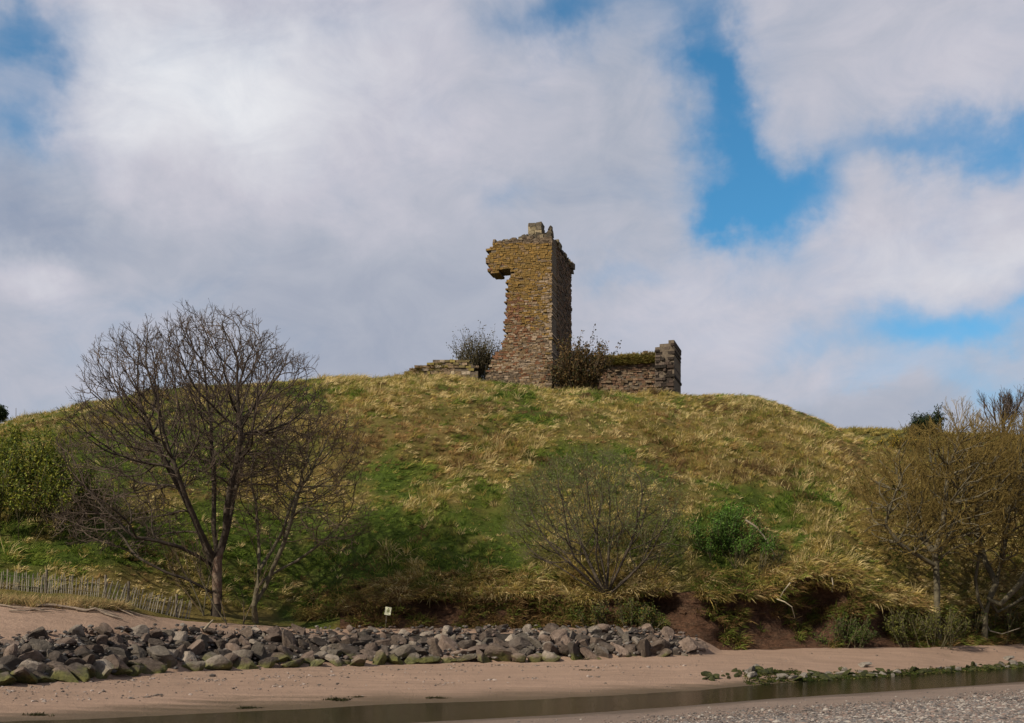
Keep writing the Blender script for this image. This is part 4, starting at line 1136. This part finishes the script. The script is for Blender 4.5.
# rubble crumbs between boulders
cp = np.array([bandpt(rng.uniform(-70, 700), rng.uniform(.0, 1.12)) + np.array((0, 0, .16)) for _ in range(1500)])
pebbles('stone_rubble', cp, rng.uniform(.04, .11, len(cp)), PC[rng.integers(0, 6, len(cp))] * .6, M_peb, 'broken small stones filling gaps in the rock bank')
# clumps of wrack on the sand
for (u, v, s, lab) in ((338, 700, .26, 'dark clump of seaweed at the water edge, the largest one'), (248, 708, .2, 'small dark seaweed clump left of the largest clump'), (38, 715, .2, 'dark seaweed clump on the sand near the left edge'), (356, 697, .16, 'little seaweed clump just right of the largest clump'), (437, 698, .2, 'flat brown seaweed clump at the water edge below the slabs'), (585, 670, .14, 'small dark wrack clump on the sand below the bushy tree'), (583, 659, .16, 'dark upright lump of driftwood at the boulder foot')):
    g = shit(u, v)
    if g is None: continue
    n_ = 26; q = np.array(g) + rng.normal(0, s * .5, (n_, 3)) * np.array((1.4, .8, .1)); q[:, 2] = g.z
    o = grass('seaweed_clump', q - np.array(g), np.tile((0, 0, .7), (n_, 1)), rng.normal(0, .4, (n_, 3)) * np.array((1, 1, .2)), np.full(n_, s * .5), np.full(n_, s), 10, .02, np.tile((.03, .028, .012), (n_, 1)) * rng.uniform(.6, 1.5, (n_, 1)))
    o.location = g; tag(o, lab, 'seaweed', 'wrack left on the sand')

# driftwood on the dune
words = ['longest pale', 'thin dark', 'short crooked', 'bent grey', 'slender brown', 'thick dark', 'forked looking', 'small pale', 'straight dark']
spots = ['left of the dune', 'near the left edge', 'beside the marram grass', 'in the middle of the dune', 'below the fence gap', 'below the fence', 'nearest the boulders', 'close to the fence end', 'on the bare sand']
for k, (u, v, L, a) in enumerate(((78, 611, 3.0, .1), (20, 609, 1.6, -.1), (48, 612, 1.2, .5), (100, 614, 1.7, .05), (118, 612, 1.3, -.25), (135, 616, 1.6, .2), (62, 608, 1.8, -.05), (30, 613, 1.4, .3), (90, 609, 2.2, -.12))):
    g = shit(u, v)
    if g is None: continue
    pts = []
    for q in np.linspace(-.5, .5, 6):
        x = g.x + q * L * math.cos(a); y = g.y + q * L * math.sin(a) + rng.normal(0, .06); pts.append((x, y, max(sand_z(x, y), ground_at(x, y).z if ground_at(x, y).z < 4 else -9) + .05 + abs(rng.normal(0, .04))))
    stick('driftwood_stick', pts, .04 + .02 * (k % 3 == 0), M_drift, f'{words[k]} driftwood stick on the sand {spots[k]}', 'driftwood', 'driftwood on the dune')
stick('driftwood_stick', [tuple(P(204, 630, 42.6)), tuple(P(209, 624, 42.8)), tuple(P(213, 620, 43))], .06, M_twigpale, 'pale stub of driftwood on the boulders below the sycamore', 'driftwood', 'driftwood on the dune')

# ------------------------------------------------------------------ paling fence
fpts = [(-30, 602, 42.6), (0, 602, 42.6), (40, 604, 42.8), (82, 606, 43), (120, 606, 43.4), (150, 611, 43.8), (172, 617, 44.2), (190, 622, 44.6)]
fe = empty('paling_fence', P(82, 606, 43))
pm = bmesh.new()
def picket_mesh(h_, w=.034, t=.018):
    bm = bmesh.new(); vs = []
    prof = [(-w / 2, 0), (w / 2, 0), (w / 2 * .9, h_ - .06), (.004, h_), (-w / 2 * .9, h_ - .07)]
    a = [bm.verts.new((x, -t / 2, z)) for x, z in prof]; b = [bm.verts.new((x, t / 2, z)) for x, z in prof]
    bm.faces.new(a); bm.faces.new(b[::-1])
    for k in range(5): bm.faces.new((a[k], b[k], b[(k + 1) % 5], a[(k + 1) % 5]))
    bmesh.ops.recalc_face_normals(bm, faces=bm.faces)
    me = bpy.data.meshes.new('picket'); bm.to_mesh(me); bm.free(); me.materials.append(M_wood); return me
PM = [picket_mesh(.80 + .04 * k) for k in range(4)]
fu = [p[0] for p in fpts]; fv_ = [p[1] for p in fpts]; fD = [p[2] for p in fpts]
wires = {.22: [], .55: []}
for k, u in enumerate(np.arange(-28, 190, 2.35)):
    u = u + rng.normal(0, .5); D = np.interp(u, fu, fD); v = np.interp(u, fu, fv_)
    b = P(u, v, D); g = ground_at(b.x, b.y); zb_ = max(g.z, sand_z(b.x, b.y)) - .12
    o = bpy.data.objects.new('picket', PM[k % 4]); COL.objects.link(o); o.parent = fe
    lean = (.05 + rng.normal(0, .05)) if u < 100 else (.24 + rng.normal(0, .07))
    o.location = Vector((b.x, b.y, zb_)) - fe.location; o.rotation_euler = (rng.normal(-.05, .05), lean, .2 + rng.normal(0, .1))
    for hh in wires: wires[hh].append(np.array((b.x + hh * lean, b.y, zb_ + hh + .1)) - np.array(fe.location))
for hh, w in wires.items():
    w = np.array(w); e_ = norm(np.gradient(w, axis=0))
    link('wire', segs_mesh('wire', w[:-1], w[1:], np.full(len(w) - 1, .008), np.full(len(w) - 1, .008), e_[:-1], e_[1:], 4), M_wire, fe)
for u in (46, 105, 128, 176):
    D = np.interp(u, fu, fD) + .1; v = np.interp(u, fu, fv_); b = P(u, v, D); g = ground_at(b.x, b.y)
    Q = np.array([(0, 0, -.3), (.02, 0, .6), (.03, 0, .9)]) + np.array((b.x, b.y, g.z)) - np.array(fe.location); e_ = norm(np.gradient(Q, axis=0))
    link('post', segs_mesh('post', Q[:-1], Q[1:], np.full(2, .05), np.full(2, .05), e_[:-1], e_[1:], 8), M_post, fe)
tag(fe, 'weathered chestnut paling fence sagging along the back of the dune', 'fence')

# ------------------------------------------------------------------ little sign
sg = hit(386, 626) or Vector(P(386, 626, 48.5))
sg = P(386, 629, 48.0)
se = empty('sign', sg)
def box_obj(name, sx, sy, sz, loc, mat, parent, bev=.004, rot=(0, 0, 0)):
    bm = bmesh.new(); bmesh.ops.create_cube(bm, size=1)
    for v in bm.verts: v.co = Vector((v.co.x * sx, v.co.y * sy, v.co.z * sz))
    bmesh.ops.bevel(bm, geom=bm.edges[:], offset=bev, segments=1, affect='EDGES')
    me = bpy.data.meshes.new(name); bm.to_mesh(me); bm.free(); me.materials.append(mat)
    o = bpy.data.objects.new(name, me); COL.objects.link(o); o.parent = parent; o.location = loc; o.rotation_euler = rot; return o
box_obj('post', .05, .05, .95, (0, .03, .36), M_post, se, rot=(0, .09, 0))
bd = box_obj('board', .27, .02, .36, (.09, -.02, .78), M_sign, se, rot=(-.1, .15, 0))
box_obj('symbol', .10, .004, .14, (.01, -.013, .01), M_signmark, bd, .001)
box_obj('symbol', .05, .004, .05, (.01, -.013, .115), M_signmark, bd, .001)
tag(se, 'small pale yellow square sign on a short post above the boulders', 'sign')
pe = stick('marker_pole', [tuple(P(16, 426, 76)), tuple(P(16, 418, 76)), tuple(P(16, 408, 76))], .035, M_post, 'thin lone pole standing on the skyline at the left', 'pole')

# ------------------------------------------------------------------ sky, sun, camera
SUN_EL, SUN_AZ = 37.0, 232.0    # azimuth clockwise from +Y: behind the camera, to the left
sd = Vector((math.sin(math.radians(SUN_AZ)) * math.cos(math.radians(SUN_EL)), math.cos(math.radians(SUN_AZ)) * math.cos(math.radians(SUN_EL)), math.sin(math.radians(SUN_EL))))
sl = bpy.data.lights.new('sun', 'SUN'); sl.energy = 5.0; sl.angle = math.radians(.6); sl.color = (1, .91, .76)
so = bpy.data.objects.new('sun', sl); COL.objects.link(so); so.rotation_euler = (-sd).to_track_quat('-Z', 'Y').to_euler(); so.location = (-40, -40, 60)

W = bpy.data.worlds.new('World'); scene.world = W; W.use_nodes = True
nt = W.node_tree; nt.nodes.clear()
wo = nt.nodes.new('ShaderNodeOutputWorld'); bg = nt.nodes.new('ShaderNodeBackground'); nt.links.new(bg.outputs[0], wo.inputs[0])
sky = nt.nodes.new('ShaderNodeTexSky'); sky.sky_type = 'NISHITA'; sky.sun_disc = False
sky.sun_elevation = math.radians(SUN_EL); sky.sun_rotation = math.radians(SUN_AZ)
sky.air_density = 1.0; sky.dust_density = .3; sky.ozone_density = 2.5
BGS = .10; bg.inputs[1].default_value = BGS
tc = nt.nodes.new('ShaderNodeTexCoord').outputs['Generated']
nv_ = nt.nodes.new('ShaderNodeVectorMath'); nv_.operation = 'NORMALIZE'; nt.links.new(tc, nv_.inputs[0]); dv = nv_.outputs[0]
sx = nt.nodes.new('ShaderNodeSeparateXYZ'); nt.links.new(dv, sx.inputs[0])
AZ = mth(nt, 'ARCTAN2', sx.outputs[0], sx.outputs[1]); EL = mth(nt, 'ARCSINE', sx.outputs[2])
wn = noise(nt, 6, 6, .6, dv); wn2n = nt.nodes.new('ShaderNodeVectorMath'); wn2n.operation = 'ADD'; nt.links.new(dv, wn2n.inputs[0]); wn2n.inputs[1].default_value = (7, 3, 5)
wn2 = noise(nt, 6, 6, .6, wn2n.outputs[0])
AZw = mth(nt, 'MULTIPLY_ADD', mth(nt, 'SUBTRACT', wn, .5), .24, AZ); ELw = mth(nt, 'MULTIPLY_ADD', mth(nt, 'SUBTRACT', wn2, .5), .17, EL)
def blob(u, v, ru, rv, w, A, E):
    az = math.atan2(u - 512, F); el = math.atan2(HZ - v, math.hypot(F, u - 512))
    a = mth(nt, 'MULTIPLY', mth(nt, 'SUBTRACT', A, az), F / ru); e = mth(nt, 'MULTIPLY', mth(nt, 'SUBTRACT', E, el), F / rv)
    q = mth(nt, 'ADD', mth(nt, 'MULTIPLY', a, a), mth(nt, 'MULTIPLY', e, e))
    return mth(nt, 'MULTIPLY', mth(nt, 'POWER', 2.71828, mth(nt, 'MULTIPLY', q, -1.0)), w)
def total(l):
    t = l[0]
    for q in l[1:]: t = mth(nt, 'ADD', t, q)
    return t
holes = total([blob(*b, AZw, ELw) for b in [(560, 34, 75, 34, 1.15), (712, 58, 30, 75, .8), (715, 140, 38, 66, .8), (695, 205, 34, 22, .5), (745, 192, 75, 36, .9), (812, 186, 60, 34, .75), (1000, 118, 75, 26, .95), (920, 148, 50, 20, .4), (668, 118, 26, 70, .35), (600, 190, 90, 40, .25), (905, 338, 110, 36, 1.0), (1000, 400, 60, 14, .4), (620, 268, 60, 14, .4),
                                            (5, 105, 50, 36, .85), (15, 12, 80, 26, .95), (505, 205, 40, 22, .38), (850, 395, 80, 14, .35), (650, 10, 40, 16, .4), (1010, 330, 40, 24, .4), (380, -5, 50, 12, .4), (1180, 120, 80, 60, .8), (-150, 60, 90, 60, .7)]])
mpv = nt.nodes.new('ShaderNodeMapping'); nt.links.new(dv, mpv.inputs[0]); mpv.inputs['Scale'].default_value = (1, 1, 1.7); mpv.inputs['Rotation'].default_value = (0, .35, 0)
cn = noise(nt, 4.4, 9, .56, mpv.outputs[0], .5)
cn3 = noise(nt, 12, 9, .62, mpv.outputs[0], .7)
cov = mth(nt, 'SUBTRACT', mth(nt, 'MULTIPLY_ADD', cn3, .55, mth(nt, 'MULTIPLY_ADD', cn, 1.35, .1)), mth(nt, 'MULTIPLY', holes, 1.05))
mr = nt.nodes.new('ShaderNodeMapRange'); mr.interpolation_type = 'SMOOTHSTEP'; mr.inputs[1].default_value = -.4; mr.inputs[2].default_value = 1.2; nt.links.new(cov, mr.inputs[0])
bri = total([blob(*b, AZw, ELw) for b in [(205, 85, 150, 80, .36), (380, 70, 170, 80, .16), (300, 190, 220, 70, .12), (880, 60, 170, 90, .05), (660, 60, 90, 60, .05), (900, 250, 170, 45, .14), (700, 330, 150, 50, .10), (30, 270, 60, 30, .22), (40, 220, 110, 30, -.16), (90, 350, 150, 30, .05),
                                          (1010, 240, 90, 60, .10), (850, 385, 130, 22, .10), (600, 200, 110, 60, -.05), (400, 310, 160, 40, -.02), (20, 165, 60, 40, -.12), (640, 130, 60, 60, -.06)]])
cn2 = noise(nt, 3.0, 7, .52, wn2n.outputs[0], .25)
lum = mth(nt, 'ADD', mth(nt, 'ADD', .46, bri), mth(nt, 'ADD', mth(nt, 'MULTIPLY', mth(nt, 'SUBTRACT', cn2, .5), .45), mth(nt, 'MULTIPLY', mth(nt, 'SUBTRACT', cn3, .5), .3)))
cc = ramp(nt, lum, [(0.15, lin(130, 144, 170)), (.45, lin(177, 182, 196)), (.62, lin(201, 200, 211)), (.95, lin(236, 237, 241))])
CG = .80
cs = mix(nt, 1.0, cc, (CG / BGS,) * 3, 'MULTIPLY')
blue = mix(nt, 1.0, sky.outputs[0], (.42, .95, 1.08), 'MULTIPLY')
nt.links.new(mix(nt, mr.outputs[0], blue, cs), bg.inputs[0])

cam = bpy.data.cameras.new('camera'); co = bpy.data.objects.new('camera', cam); COL.objects.link(co)
co.location = (0, 0, EYE); co.rotation_euler = (math.pi / 2, 0, 0)
cam.sensor_width = 36; cam.lens = F / 1024 * 36; cam.shift_y = (HZ - 361.5) / 1024; cam.clip_end = 6000; cam.clip_start = .1
scene.camera = co
vs = scene.view_settings; vs.view_transform = 'Standard'; vs.look = 'None'; vs.exposure = 0.28; vs.gamma = 1
scene.render.engine = 'CYCLES'; scene.cycles.max_bounces = 6; scene.cycles.transparent_max_bounces = 8
print('rocks', len(rocks), 'objects', len(bpy.data.objects), 'faces', sum(len(m.polygons) for m in bpy.data.meshes))
